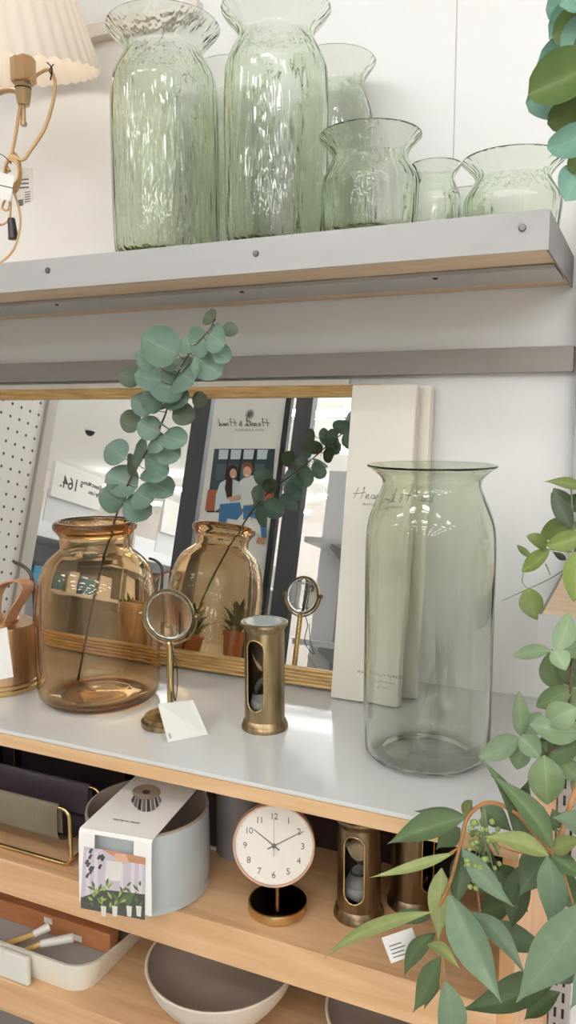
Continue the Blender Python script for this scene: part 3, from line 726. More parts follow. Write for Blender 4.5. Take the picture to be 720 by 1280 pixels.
# ================================================================== HOURGLASSES
def hourglass(c, R, h, mkey, label, face_deg, slot=(.26, .80), name='hourglass'):
    t = thing(name, label, 'hourglass', c, 'hourglasses in brass cylinders')
    # cylinder with a tall round-ended opening facing face_deg, cut by removing faces of a fine grid
    n = 96; nz = 80; rb_ = R * .86; th = .0022
    bm = bmesh.new(); fa = math.radians(face_deg); hwA = .50 * rb_
    z0, z1 = c.z + .016, c.z + h - .014
    sl0, sl1 = c.z + h * slot[0], c.z + h * slot[1]
    def hole(a, z):
        da = (a - fa + math.pi) % (2 * math.pi) - math.pi; s = da * rb_
        if abs(da) > 1: return False
        zc = min(max(z, sl0 + hwA), sl1 - hwA)
        return math.hypot(s, z - zc) < hwA
    for rr_, flip in ((rb_, 0), (rb_ - th, 1)):
        vs = [[bm.verts.new((c.x + rr_ * math.cos(2 * math.pi * k / n + fa), c.y + rr_ * math.sin(2 * math.pi * k / n + fa), z0 + (z1 - z0) * j / nz)) for k in range(n)] for j in range(nz + 1)]
        for j in range(nz):
            for k in range(n):
                if hole(2 * math.pi * (k + .5) / n + fa, z0 + (z1 - z0) * (j + .5) / nz): continue
                bm.faces.new((vs[j][k], vs[j][(k + 1) % n], vs[j + 1][(k + 1) % n], vs[j + 1][k]))
    # snap edge of the opening to the true outline
    for v in bm.verts:
        a = math.atan2(v.co.y - c.y, v.co.x - c.x); da = (a - fa + math.pi) % (2 * math.pi) - math.pi
        if abs(da) < 1:
            s = da * rb_; zc = min(max(v.co.z, sl0 + hwA), sl1 - hwA); dd = math.hypot(s, v.co.z - zc)
            if dd > 1e-6 and abs(dd - hwA) < .0017 and any(e.is_boundary for e in v.link_edges):
                k = hwA / dd; s2 = s * k; z2 = zc + (v.co.z - zc) * k; r_ = math.hypot(v.co.x - c.x, v.co.y - c.y)
                v.co.x = c.x + r_ * math.cos(fa + s2 / rb_); v.co.y = c.y + r_ * math.sin(fa + s2 / rb_); v.co.z = z2
    bmesh.ops.remove_doubles(bm, verts=bm.verts, dist=.00005)
    obj('casing', bm, mkey, t, smooth='all')
    # bright lip around the opening
    bm = bmesh.new(); pts = []
    for k in range(40):
        ph = 2 * math.pi * k / 40; s = hwA * math.cos(ph); zz = math.sin(ph) * hwA; zz += (sl1 - hwA) if math.sin(ph) > 0 else (sl0 + hwA)
        pts.append((c.x + (rb_ - .0008) * math.cos(fa + s / rb_), c.y + (rb_ - .0008) * math.sin(fa + s / rb_), zz))
    tube(bm, pts, .0013, 6, closed=True, smooth=False); obj('opening_lip', bm, 'brass_bright', t, smooth='all')
    bm = bmesh.new(); lathe(bm, [(0, .0004), (R, .0004), (R, .005), (R * .97, .007), (R * .95, .009), (R * .93, .012), (R * .86, .016), (0, .0165)], c, 64); obj('base', bm, mkey, t, smooth=True)
    bm = bmesh.new(); lathe(bm, [(0, h - .014), (R * .86, h - .014), (R * .92, h - .008), (R, h - .005), (R, h - .0008), (R * .95, h), (R * .84, h), (R * .84, h - .0012), (0, h - .0012)], c, 64); obj('top_flange', bm, mkey, t, smooth=True)
    bm = bmesh.new(); lathe(bm, [(0, h - .001), (R * .82, h - .001), (R * .82, h + .0006), (0, h + .0006)], c, 48); obj('top_disc', bm, 'ceramic', t, smooth=True)
    # glass bulbs
    bm = bmesh.new(); g = R * .62; a0, a1 = .022, h - .022; mid = (a0 + a1) / 2
    outer = smoothp([(g * .5, a0), (g * .92, a0 + .008), (g, a0 + .018), (g * .55, mid - .012), (g * .12, mid), (g * .55, mid + .012), (g, a1 - .018), (g * .92, a1 - .008), (g * .5, a1)], 5)
    inn = [(max(r * .93 - .0006, .0006), z) for r, z in outer][::-1]
    lathe(bm, [(0, a0 - .001)] + outer + [(0, a1 + .001), (0, a1 - .0004)] + inn + [(0, a0 + .0004)], c, 40); obj('glass_bulb', bm, 'bulb', t, smooth='all')
    return t
def sandpile(t, c, R, h):
    g = R * .62 * .9; bm = bmesh.new(); lathe(bm, [(0, .0235), (g * .4, .0238), (g * .84, .031), (g * .95, .040), (g * .9, .044), (g * .4, .050), (0, .053)], c, 32); obj('sand', bm, 'sand', t, smooth=True)
ch1, rh = base(331, 920, Z1, 58)
hh = zrow(ch1, 776) - ch1.z
t = hourglass(ch1, rh, hh, 'brass', 'aged brass hourglass standing on the white top in front of the mirror', -94, slot=(.20, .86)); sandpile(t, ch1, rh, hh)
ch2, rh2 = base(448, 1161, Z2, 63)
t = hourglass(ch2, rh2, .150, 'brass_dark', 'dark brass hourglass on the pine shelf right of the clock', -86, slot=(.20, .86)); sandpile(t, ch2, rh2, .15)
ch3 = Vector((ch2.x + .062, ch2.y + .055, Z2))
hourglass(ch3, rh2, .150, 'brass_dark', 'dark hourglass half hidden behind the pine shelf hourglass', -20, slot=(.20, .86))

# ================================================================== CLOCK
ck, rk = base(347, 1160, Z2, 74)
t = thing('table_clock', 'round ivory-faced clock on a brass pedestal standing on the pine shelf', 'clock', ck)
bm = bmesh.new(); lathe(bm, [(0, .0004), (rk * .93, .0004), (rk, .003), (rk, .010), (rk * .985, .0145), (rk * .93, .0148)], ck, 72); obj('base', bm, 'brass_bright', t, smooth=True)
bm = bmesh.new(); lathe(bm, [(rk * .93, .0142), (rk * .925, .0152), (rk * .5, .0158), (0, .016)], ck, 72); obj('base_plate', bm, 'base_mirror', t, smooth=True)
fc = onY(342.5, 1056, ck.y - .004); RC = 51.5 * depth(fc) / F
bm = bmesh.new(); tube(bm, [(ck.x, ck.y, ck.z + .015), (ck.x, ck.y, fc.z - RC * .9)], .0036, 14, smooth=False)
lathe(bm, [(.0036, .036), (.0052, .037), (.0052, .042), (.0036, .043)], ck, 16); obj('stem', bm, 'brass_bright', t, smooth=True)
# face turned a little to the right and tilted back
az = math.radians(22)
MC = Matrix.Translation(fc) @ Matrix.Rotation(az, 4, 'Z') @ Matrix.Rotation(math.radians(-9), 4, 'X') @ Matrix.Rotation(math.pi / 2, 4, 'X')
bm = bmesh.new(); lathe(bm, [(0, -.014), (RC * .9, -.014), (RC, -.008), (RC, .004), (RC * .985, .0055), (RC * .95, .0055), (RC * .94, .002), (0, .002)], n=96, mtx=MC)
obj('case', bm, 'rim_wood', t, smooth=True)
bm = bmesh.new(); lathe(bm, [(RC * .94, .0022), (RC * .938, .0026), (0, .0026)], n=96, mtx=MC); dial = obj('dial', bm, 'dial', t, smooth=True)
fx = MC.to_3x3() @ Vector((1, 0, 0)); fy = MC.to_3x3() @ Vector((0, 1, 0)); fz = MC.to_3x3() @ Vector((0, 0, 1)); f0 = MC @ Vector((0, 0, .0029))
for k in range(1, 13):
    a = math.radians(90 - 30 * k); rr_ = RC * .70
    s = .0125
    p = f0 + fx * math.cos(a) * rr_ + fy * (math.sin(a) * rr_ - s * .35)
    text('numeral', str(k), s, 'ink', dial, p, fx, fy, align='CENTER', spacing=.9)
bm = bmesh.new()
for k in range(12):
    a = math.radians(30 * k); dv = fx * math.cos(a) + fy * math.sin(a); sv = fx * -math.sin(a) + fy * math.cos(a)
    a_, b_ = f0 + dv * RC * .885, f0 + dv * RC * .92
    poly(bm, [a_ - sv * .0002, b_ - sv * .0002, b_ + sv * .0002, a_ + sv * .0002], thick=.0001, nrm=fz)
obj('tick_ring', bm, 'ink', dial)
def hand(name, deg, L, wd, back, z):
    a = math.radians(deg); dv = fx * math.cos(a) + fy * math.sin(a); sv = fx * -math.sin(a) + fy * math.cos(a); o_ = f0 + fz * z; bm = bmesh.new()
    poly(bm, [o_ - dv * back - sv * wd, o_ + dv * L - sv * wd * .5, o_ + dv * L + sv * wd * .5, o_ - dv * back + sv * wd], thick=.0004, nrm=fz); obj(name, bm, 'ink', t)
hand('hour_hand', 90 + 52, RC * .62, .0010, .010, .0006)
hand('minute_hand', 27, RC * .80, .0008, .010, .0012)
hand('second_hand', 90, RC * .74, .0003, .014, .0018)
bm = bmesh.new(); lathe(bm, [(0, 0), (.003, 0), (.003, .0026), (0, .003)], n=20, mtx=Matrix.Translation(f0) @ MC.to_3x3().to_4x4()); obj('hand_hub', bm, 'ink', t, smooth=True)

# ================================================================== GLAZED POT WITH PAPER SLEEVE
cp, rp = base(188, 1148, Z2, 152)
t = thing('ceramic_planter', 'round blue-grey glazed planter at the front edge of the pine shelf', 'planter', cp)
hp = .122
bm = bmesh.new()
lathe(bm, smoothp([(0, .001), (rp * .9, .001), (rp * .97, .006), (rp, .03), (rp * 1.0, hp * .6), (rp * .99, hp - .003)], 3), cp, 96)
obj('body', bm, 'ceramic', t, smooth=True)
bm = bmesh.new(); lathe(bm, [(rp * .99, hp - .003), (rp * .985, hp), (rp * .955, hp), (rp * .94, hp - .004), (rp * .93, .02), (rp * .8, .012), (0, .011)], cp, 96)
obj('inner_wall', bm, 'ceramic_in', t, smooth=True)
# sleeve: strip folded over the pot, front panel hanging down, set by its own yaw
ya = math.radians(7.5); SX = Vector((math.cos(ya), math.sin(ya), 0)); SYv = Vector((-math.sin(ya), math.cos(ya), 0))
s0 = onZ(99, 1036, Z2 + hp + .004); wS = (onZ(192, 1049, Z2 + hp + .004) - s0).dot(SX); zf = Z2 + hp + .004
front = s0
def sl(u, v, w_=0): return Vector((front.x, front.y, 0)) + SX * u + SYv * w_ + Vector((0, 0, v))
sw = thing('paper_sleeve', 'white printed paper sleeve with a die-cut window wrapped over the grey planter', 'packaging', sl(wS / 2, Z2))
zlow = zf - .106; slant = -.004
bm = bmesh.new(); th = .0008
def strip(pts2, u0, u1):
    for (a, b) in zip(pts2, pts2[1:]):
        A = sl(u0, a[1], a[0]); B = sl(u1, a[1], a[0]); Cc = sl(u1, b[1], b[0]); D = sl(u0, b[1], b[0])
        n = (B - A).cross(D - A).normalized(); poly(bm, [A, B, Cc, D], thick=th, nrm=n)
LB = .19
strip([(.002, zf), (.0, zf - .002), (-.001, zf - .004)], 0, wS)
wu0, wu1 = wS * .22, wS * .76
strip([(-.001, zf - .004), (-.003, zf - .026)], 0, wu0); strip([(-.001, zf - .004), (-.003, zf - .026)], wu1, wS)
strip([(-.003, zf - .026), (-.006, zlow)], 0, wS)
strip([(.002, zf), (LB, zf + .001)], 0, wS)
strip([(LB, zf + .001), (LB + .004, zf - .08)], 0, wS)
obj('card', bm, 'paper', sw)
# printed photo on the front panel
def onS(px, py, lift=.0012):
    r = ray(px, py); q = np.array(sl(0, zf - .05, -.0035 - lift)); n = np.array((SYv * -1 + Vector((0, 0, .05))).normalized()); return Vector(r * ((q @ n) / (r @ n)))
def pp(L, lift): return [onS(x, y, lift) for x, y in L]
PM = ['print_lilac', 'print_lilac2', 'print_dark', 'print_green', 'print_green2', 'print_can', 'skin', 'leather']
bm = bmesh.new(); nS = -SYv
def pq(L, mi, lift): poly(bm, pp(L, lift), mi, .0001, nS)
pq([(105, 1058), (182, 1072), (181, 1150), (100, 1135)], 0, .0012)
for x in (108, 118, 150, 164, 174): pq([(x, 1062 + (x - 105) * .17), (x + 5, 1063 + (x - 105) * .17), (x + 4, 1120), (x - 1, 1120)], 1, .0014)
for k in range(14):
    x, y = 103 + random.random() * 24, 1062 + random.random() * 66; pq([(x, y), (x + 3, y - 5), (x + 6, y - 4), (x + 3, y + 2)], 2, .0016)
pq([(126, 1061), (182, 1072), (182, 1081), (152, 1076)], 7, .0016)
pq([(143, 1067), (157, 1068), (161, 1076), (152, 1081), (143, 1078)], 6, .0018)
pq([(133, 1075), (153, 1078), (151, 1099), (146, 1102), (131, 1099)], 5, .0020)
pq([(101, 1122), (130, 1112), (181, 1118), (181, 1150), (101, 1135)], 2, .0015)
for k in range(46):
    x, y = 116 + random.random() * 60, 1106 + random.random() * 32; a = random.uniform(-1.2, 1.2); L = random.uniform(7, 13)
    ex, ey = x + L * math.sin(a), y - L * math.cos(a); nx, ny = math.cos(a) * 1.8, math.sin(a) * 1.8
    if ex > 180: continue
    pq([(x, y), ((x + ex) / 2 + nx, (y + ey) / 2 + ny), (ex, ey), ((x + ex) / 2 - nx, (y + ey) / 2 - ny)], 3 if x < 150 and k % 3 else 4, .0018 + k * .00001)
for x in (126, 140, 158, 170): pq([(x, 1132), (x + 7, 1133), (x + 6, 1146), (x + 1, 1145)], 5, .0024)
obj('printed_photo', bm, PM, sw)
# printed rose emblem and wording on the top strip
zt2 = zf + .0022
def onT(px, py, l=0): p = onZ(px, py, zt2 + l); return p
bm = bmesh.new(); n0 = Vector((0, 0, 1))
cD = (183, 990)
poly(bm, [onT(cD[0] + 18 * math.cos(a), cD[1] + 9.5 * math.sin(a)) for a in [2 * math.pi * k / 28 for k in range(28)]], 0, .0001, n0)
poly(bm, [onT(cD[0] + 5 * math.cos(a), cD[1] + 2.8 * math.sin(a), .0002) for a in [2 * math.pi * k / 16 for k in range(16)]], 1, .0001, n0)
for k in range(8):
    a0 = math.radians(25 + k * 17); a1 = a0 + math.radians(12)
    poly(bm, [onT(cD[0] + 17 * math.cos(a0), cD[1] + 9.5 * math.sin(a0)), onT(cD[0] + 17 * math.cos(a1), cD[1] + 9.5 * math.sin(a1)), onT(cD[0] + 21 * math.cos(a1), cD[1] + 25 * math.sin(a1)), onT(cD[0] + 21 * math.cos(a0), cD[1] + 25 * math.sin(a0))], 1 if k % 2 else 2, .0001, n0)
obj('printed_emblem', bm, ['print_tan', 'ink_dark', 'grey_mid'], sw)
text('printed_wording', 'watering can planter', .0052, 'ink', sw, onT(140, 1024), SX, SYv)

# ================================================================== WIRE RACK WITH LEATHER SLING
Yf, Yb = .925, 1.0; xr = onY(88, 1050, Yf).x; xl = -1.42
t = thing('magazine_rack', 'brass wire rack with an olive leather sling on the pine shelf', 'rack', ((xr + xl) / 2, (Yf + Yb) / 2, Z2))
ztp = onY(83, 1012, Yf).z; rw = .0035
def rc_path(x0, x1, y, z0, z1, rad=.012):
    return [(x0, y, z1), (x1 - rad, y, z1), (x1 - .003, y, z1 - .003), (x1, y, z1 - rad), (x1, y, z0 + rad), (x1 - .003, y, z0 + .003), (x1 - rad, y, z0), (x0, y, z0)]
for y in (Yf, Yb):
    bm = bmesh.new(); z0 = Z2 + rw + .0005; rad = .014
    def arcp(cx, cz, a0, a1): return [(cx + rad * math.cos(math.radians(a)), y, cz + rad * math.sin(math.radians(a))) for a in range(a0, a1 + (1 if a1 > a0 else -1), 15 if a1 > a0 else -15)]
    pts = [(xl, y, ztp)] + arcp(xr - rad, ztp - rad, 90, 0) + arcp(xr - rad, z0 + rad, 0, -90) + [(xl, y, z0)]
    tube(bm, pts, rw, 10, smooth=False); obj('wire_loop', bm, 'brass_bright', t, smooth='all')
bm = bmesh.new(); tube(bm, [(xr - .01, Yf, Z2 + rw + .0005), (xr - .01, Yb, Z2 + rw + .0005)], rw, 10, smooth=False); obj('wire_foot', bm, 'brass_bright', t, smooth='all')
def sling(y0, y1, ztop, zbot, mkey, nm):
    bm = bmesh.new(); cs = [(y0 - .005, ztop - .004), (y0 - .0055, ztop - .03), (y0 - .003, zbot + .012), (y0 + .02, zbot), ((y0 + y1) / 2, zbot - .004), (y1 - .02, zbot), (y1 + .003, zbot + .012), (y1 + .0055, ztop - .03), (y1 + .005, ztop - .004), (y1, ztop + .005), (y1 - .005, ztop - .006), (y1 - .006, ztop - .03), (y1 - .008, zbot + .014)]
    cs = [(y0 + .006, zbot + .016), (y0 + .0065, ztop - .03), (y0 + .005, ztop - .006), (y0, ztop + .0055)] + cs
    cs = smoothp(cs, 3); x0, x1 = xl + .02, xr - .020
    A = [bm.verts.new((x0, a, b)) for a, b in cs]; B = [bm.verts.new((x1, a, b)) for a, b in cs]
    for i in range(len(cs) - 1): bm.faces.new((A[i], B[i], B[i + 1], A[i + 1]))
    bm.faces.ensure_lookup_table()
    for f in bm.faces: f.material_index = 1 if f.calc_center_median().y > (y0 + y1) / 2 - .01 else 0  # rear half gets the darker leather: painted shade, same sling
    o = obj(nm, bm, [mkey, 'leather_shaded'], t, smooth='all'); md = o.modifiers.new('thick', 'SOLIDIFY'); md.thickness = .0016; md.offset = 0
sling(Yf, Yb, ztp, Z2 + .034, 'leather_olive', 'leather_sling')

# tall black cartons with fine gold edges behind
for k, (px0, px1) in enumerate(((-60, 5), (7, 24), (30, 160))):
    a = onY(px0, 950, 1.12).x; b = onY(px1, 950, 1.12).x
    t = thing('gift_box', ['black box with gold edging at the frame edge behind the racks', 'narrow black gold-edged box between its two neighbours behind the racks', 'wide black box with gold edging behind the racks and planter'][k], 'box', ((a + b) / 2, 1.125, Z2), 'black boxes behind the racks')
    obj('carton_body', bbox(a, b - .0025, 1.112, 1.138, Z2 + .0005, Z1 - .030), 'blackbox', t, bevel=.001)
    bm = bmesh.new(); box(bm, b - .0032, b - .0018, 1.1105, 1.1122, Z2 + .001, Z1 - .031); obj('gold_edge', bm, 'brass_bright', t)

# framed print and grey canister behind planter and clock
a = onY(276, 1060, 1.067); b = onY(236, 1060, 1.067)
t = thing('picture_frame', 'dark print in a thin white frame standing between the planter and the clock', 'picture frame', ((a.x + b.x) / 2, 1.067, Z2))
zt4 = Z1 - .035; bm = bmesh.new()
box(bm, a.x - .004, a.x, 1.061, 1.073, Z2 + .0005, zt4); box(bm, b.x, b.x + .004, 1.061, 1.073, Z2 + .0005, zt4); box(bm, b.x + .0041, a.x - .0041, 1.061, 1.073, Z2 + .0005, Z2 + .0045); box(bm, b.x + .0041, a.x - .0041, 1.061, 1.073, zt4 - .004, zt4)
obj('frame', bm, 'paper', t); obj('print', bbox(b.x + .0042, a.x - .0042, 1.065, 1.071, Z2 + .0046, zt4 - .0041), 'grey_dark', t)
cg = Vector((onY(300, 1020, 1.085).x, 1.085, Z2)); bm = bmesh.new()
lathe(bm, smoothp([(0, .0005), (.035, .0005), (.039, .01), (.039, .12), (.036, .146), (.032, .15)], 3) + [(.029, .15), (.027, .145), (.027, .02), (0, .018)], cg, 48)
o = obj('ceramic_canister', bm, 'grey_mid', smooth=True, origin=cg); tag(o, 'plain grey ceramic canister in the shade behind the clock', 'canister')

# ================================================================== LOWEST SHELF
# ivory tray
x0, x1, y0, y1 = -1.20, -.757, .912, 1.20
t = thing('tray', 'ivory tray with rounded corner and sloping wall on the lowest shelf', 'tray', ((x0 + x1) / 2, (y0 + y1) / 2, Z3))
def rrect(x0, x1, y0, y1, r, n=8):
    P = []
    for cx, cy, a in ((x1 - r, y0 + r, -90), (x1 - r, y1 - r, 0), (x0 + r, y1 - r, 90), (x0 + r, y0 + r, 180)):
        P += [(cx + r * math.cos(math.radians(a + 90 * k / n)), cy + r * math.sin(math.radians(a + 90 * k / n))) for k in range(n + 1)]
    return P
def hwall(y): f = min(1, max(0, (y - y0) / (y1 - y0))); return .052 - .034 * f
bm = bmesh.new()
Bo = [bm.verts.new((x, y, Z3 + .0006)) for x, y in rrect(x0 + .012, x1 - .012, y0 + .01, y1 - .01, .035)]
To = [bm.verts.new((x, y, Z3 + hwall(y))) for x, y in rrect(x0, x1, y0, y1, .045)]
Ti = [bm.verts.new((x, y, Z3 + hwall(y))) for x, y in rrect(x0 + .005, x1 - .005, y0 + .005, y1 - .005, .041)]
Bi = [bm.verts.new((x, y, Z3 + .006)) for x, y in rrect(x0 + .017, x1 - .017, y0 + .015, y1 - .015, .032)]
n = len(Bo)
for A, B in ((Bo, To), (To, Ti), (Ti, Bi)):
    for k in range(n): bm.faces.new((A[k], A[(k + 1) % n], B[(k + 1) % n], B[k]))
bm.faces.new(Bo[::-1]); bm.faces.new(Bi)
obj('tray_body', bm, 'tray', t, smooth=True)
bm = bmesh.new(); v = [bm.verts.new((x, y, Z3 + .0062 + .012)) for x, y in rrect(x0 + .016, x1 - .016, y0 + .014, y1 - .014, .033)]; f = bm.faces.new(v)
r_ = bmesh.ops.extrude_face_region(bm, geom=[f]); [setattr(q, 'co', q.co - Vector((0, 0, .0115))) for q in r_['geom'] if isinstance(q, bmesh.types.BMVert)]
obj('lining', bm, 'tray_in', t)
ZL = Z3 + .0185
bx = thing('wood_block', 'reddish wooden block lying inside the ivory tray', 'block', (-.95, 1.01, ZL))
xe = onZ(153, 1196, ZL + .002).x
ob = obj('block_body', bbox(-1.15, -.775, .998, 1.024, ZL, ZL + .036), 'block', bx, bevel=.003)
for (px, py) in ((60, 1151), (97, 1173)):
    p = onY(px, py, .997); bm = bmesh.new(); box(bm, p.x - .0085, p.x + .0085, .9968, .9978, p.z - .005, p.z + .005); obj('white_label', bm, 'paper', bx)
# two wooden-handled brushes lying across the tray
for k, (a, b, c_) in enumerate((((-14, 1190), (42, 1168), (62, 1158)), ((-10, 1210), (50, 1180), (92, 1172)))):
    Y_ = (.955, .94)[k]
    t = thing('basting_brush', ['bamboo-handled brush in clear sleeve lying across the tray, nearer the wood block', 'bamboo-handled brush in clear sleeve lying across the tray, nearer the front'][k], 'brush', onY(a[0], a[1], Y_), 'bamboo-handled brushes in the tray')
    bm = bmesh.new(); pA, pB = onY(*a, Y_ - .01), onY(*b, Y_); tube(bm, [pA, (pA + pB) / 2 + Vector((0, 0, .001)), pB], .0055, 10, r1=.0045); obj('bamboo_handle', bm, 'bamboo', t, smooth='all')
    bm = bmesh.new(); pC = onY(*c_, .975); tube(bm, [pB, (pB + pC) / 2, pC], .0062, 10, r1=.008); obj('brush_head', bm, 'plastic', t, smooth='all')
t = None
pa, pb = onY(-30, 1200, .906), onY(36, 1195, .906)
o = obj('clear_packet', bbox(pa.x, pb.x, .9012, .9105, Z3 + .0006, Z3 + .050), 'plastic', bevel=.003)
tag(o, 'frosted plastic packet standing against the tray front at the left frame edge', 'packet')
# bowls
def bowl(px, py, wpx, zrim, h, label):
    c, r = base(px, py, Z3 + h, wpx); c = Vector((c.x, c.y, Z3)); t = thing('serving_bowl', label, 'bowl', c, 'stoneware bowls on the lowest shelf')
    bm = bmesh.new(); lathe(bm, smoothp([(0, .0008), (r * .42, .0008), (r * .5, .004), (r * .72, h * .3), (r * .92, h * .68), (r * 1.0, h)], 5) + [(r * .985, h + .002), (r * .96, h + .0008)], c, 96); obj('outer_shell', bm, 'bowl_out', t, smooth=True)
    bm = bmesh.new(); lathe(bm, smoothp([(r * .96, h + .0008), (r * .88, h * .68), (r * .68, h * .34), (r * .4, .016), (0, .012)], 5), c, 96); obj('inner_glaze', bm, 'bowl_in', t, smooth=True)
bowl(277, 1268, 188, 0, .082, 'ivory speckled bowl with taupe inside, directly below the clock shelf')
bowl(497, 1336, 184, 0, .082, 'second taupe-lined bowl to the right, only its left rim in view')

# ================================================================== PAPER TAG ON PINE SHELF
q = [onZ(478, 1172, Z2 + .02), onZ(512, 1158, Z2 + .022), onZ(526, 1188, Z2 + .003), onZ(490, 1203, Z2 + .001)]
q = [Vector(onY(x, y, .86)) for x, y in ((477, 1172), (515, 1159), (527, 1190), (489, 1204))]

# ================================================================== HANGING PLUG-IN LAMP (top left)
cl = onY(-8, 90, 1.175)
t = thing('pendant_lamp', 'lamp with pleated cream paper shade and tan cord at the top left', 'lamp', cl)
dR = .19
def pleat(r, z, a, i):
    k = math.cos(a * 44); return r * (1 + .005 * k), z + (.002 * k if i in (0, 5) else 0)
bm = bmesh.new(); lathe(bm, [(dR, 0), (dR * .93, .05), (dR * .80, .15), (dR * .66, .25), (dR * .66 - .002, .25), (dR - .002, .0)], (0, 0, 0), 44 * 8, mod=pleat, mtx=Matrix.Translation(cl) @ Matrix.Rotation(math.radians(13), 4, 'X') @ Matrix.Rotation(math.radians(4), 4, 'Y'))
obj('shade', bm, 'shade_lit', t, smooth='all')
bl = bpy.data.lights.new('bulb_light', 'POINT'); bl.energy = 1.3; bl.shadow_soft_size = .03; bl.color = (1, .90, .82)
bo = bpy.data.objects.new('bulb_light', bl); COL.objects.link(bo); bo.parent = t; bo.location = (.01, 0, .085)
SY = cl.y
def lp(x, y, Y=SY): return onY(x, y, Y)
ct = lp(29, 88); dd = depth(ct) / F
bm = bmesh.new(); lathe(bm, [(0, -15 * dd), (15 * dd, -15 * dd), (15.5 * dd, -13 * dd), (15.5 * dd, 13 * dd), (14 * dd, 15 * dd), (0, 15 * dd)], ct, 8); obj('socket_cap', bm, 'socket', t)
bm = bmesh.new(); c2_ = lp(29, 117); lathe(bm, [(0, -14 * dd), (7.5 * dd, -14 * dd), (8 * dd, -10 * dd), (10 * dd, 0), (10 * dd, 15 * dd), (0, 15 * dd)], c2_, 20); obj('socket', bm, 'socket', t, smooth=True)
bm = bmesh.new(); lathe(bm, [(10.2 * dd, 10 * dd - .0012), (10.6 * dd, 10 * dd), (10.2 * dd, 10 * dd + .0012)], c2_ - Vector((0, 0, .006)), 20); obj('socket_band', bm, 'black', t)
bm = bmesh.new(); c3_ = lp(29, 142); lathe(bm, [(0, -15 * dd), (3.6 * dd, -15 * dd), (4.2 * dd, -13 * dd), (4.2 * dd, -10 * dd), (3.2 * dd, -9 * dd), (3.2 * dd, 13 * dd), (0, 13 * dd)], c3_, 16); obj('switch_rod', bm, 'socket', t, smooth=True)
bm = bmesh.new(); tube(bm, [lp(-30, 130), lp(-12, 122), lp(4, 114), lp(16, 113), lp(22, 116)], .0048, 10); obj('arm', bm, 'socket', t, smooth='all')
bm = bmesh.new(); f_ = SY - .008; g_ = SY + .03
tube(bm, [lp(38, 100, f_), lp(52, 90, f_), lp(62, 88, f_), lp(69, 104, f_), (lp(65, 132, f_)), lp(55, 162, f_), lp(38, 188, f_), lp(28, 200, f_), lp(14, 195, f_), lp(8, 206, f_), lp(12, 214, f_)], .0031, 8)
tube(bm, [lp(29, 122, f_ + .012), lp(24, 140, f_), lp(20, 165, f_), lp(15, 190, f_), lp(12, 204, f_)], .0031, 8)
for k in range(4):
    o_ = k * .005
    tube(bm, [lp(14 + 9 * math.cos(a) + k, 216 + (16 + 3 * k) * math.sin(a), f_ - .006 + o_ * .8) for a in [2 * math.pi * j / 10 for j in range(10)]], .0022, 6, closed=True, sub=3)
tube(bm, [lp(14, 230, f_), lp(6, 250, f_), lp(3, 260, f_), lp(10, 262, f_), lp(14, 245, f_)], .0022, 7)
tube(bm, [lp(16, 235, f_), lp(24, 262, f_), lp(25, 285, f_), lp(18, 310, f_), lp(6, 324, f_), lp(-12, 335, f_)], .0022, 7)
tube(bm, [lp(-10, 282, f_), lp(4, 280, f_), lp(12, 272, f_), lp(13, 250, f_)], .0022, 7)
obj('fabric_cord', bm, 'cord', t, smooth='all')
bm = bmesh.new(); tube(bm, [lp(59, 78, f_), lp(65, 86, f_ - .006), lp(63, 100, f_)], .0013, 6); tube(bm, [lp(67, 80, f_ - .004), lp(62, 88, f_ - .006), lp(66, 96, f_)], .001, 6)
tube(bm, [lp(-8, 188, f_), lp(6, 196, f_ - .008), lp(14, 205, f_ - .01)], .0008, 6); obj('wire_tie', bm, 'black', t, smooth='all')
bm = bmesh.new(); a_, b_ = lp(14, 273, f_), lp(17, 299, f_); tube(bm, [a_, (a_ + b_) / 2, b_], .0065, 8, r1=.0095); obj('plug', bm, 'plug', t, smooth='all')
bm = bmesh.new(); poly(bm, [lp(-4, 214, f_ - .02), lp(18, 220, f_ - .02), lp(14, 252, f_ - .02), lp(-8, 247, f_ - .02)], thick=.0008, nrm=Vector((0, -1, 0))); tg1 = obj('cord_tag', bm, 'paper', t)
bm = bmesh.new(); tube(bm, [lp(-6, 230, f_ - .0218), lp(16, 235, f_ - .0218)], .0007, 5, smooth=False); obj('tag_line', bm, 'ink_dark', tg1)
bm = bmesh.new(); poly(bm, [lp(20, 208, g_), lp(40, 210, g_), lp(42, 250, g_), lp(22, 258, g_)], thick=.0008, nrm=Vector((0, -1, 0))); tg2 = obj('price_tag', bm, 'paper', t)
bm = bmesh.new(); box_pts = [lp(22, 250, g_ - .0012), lp(29, 249, g_ - .0012), lp(29, 257, g_ - .0012), lp(22, 258, g_ - .0012)]; poly(bm, box_pts, thick=.0002, nrm=Vector((0, -1, 0)))
for k in range(5): poly(bm, [lp(31, 240 + 3 * k, g_ - .0012), lp(38, 239 + 3 * k, g_ - .0012), lp(38, 240 + 3 * k, g_ - .0012), lp(31, 241 + 3 * k, g_ - .0012)], thick=.0002, nrm=Vector((0, -1, 0)))
for k in range(3): poly(bm, [lp(22, 224 + 5 * k, g_ - .0012), lp(36, 223 + 5 * k, g_ - .0012), lp(36, 225 + 5 * k, g_ - .0012), lp(22, 226 + 5 * k, g_ - .0012)], thick=.0002, nrm=Vector((0, -1, 0)))
obj('tag_print', bm, 'ink', tg2)

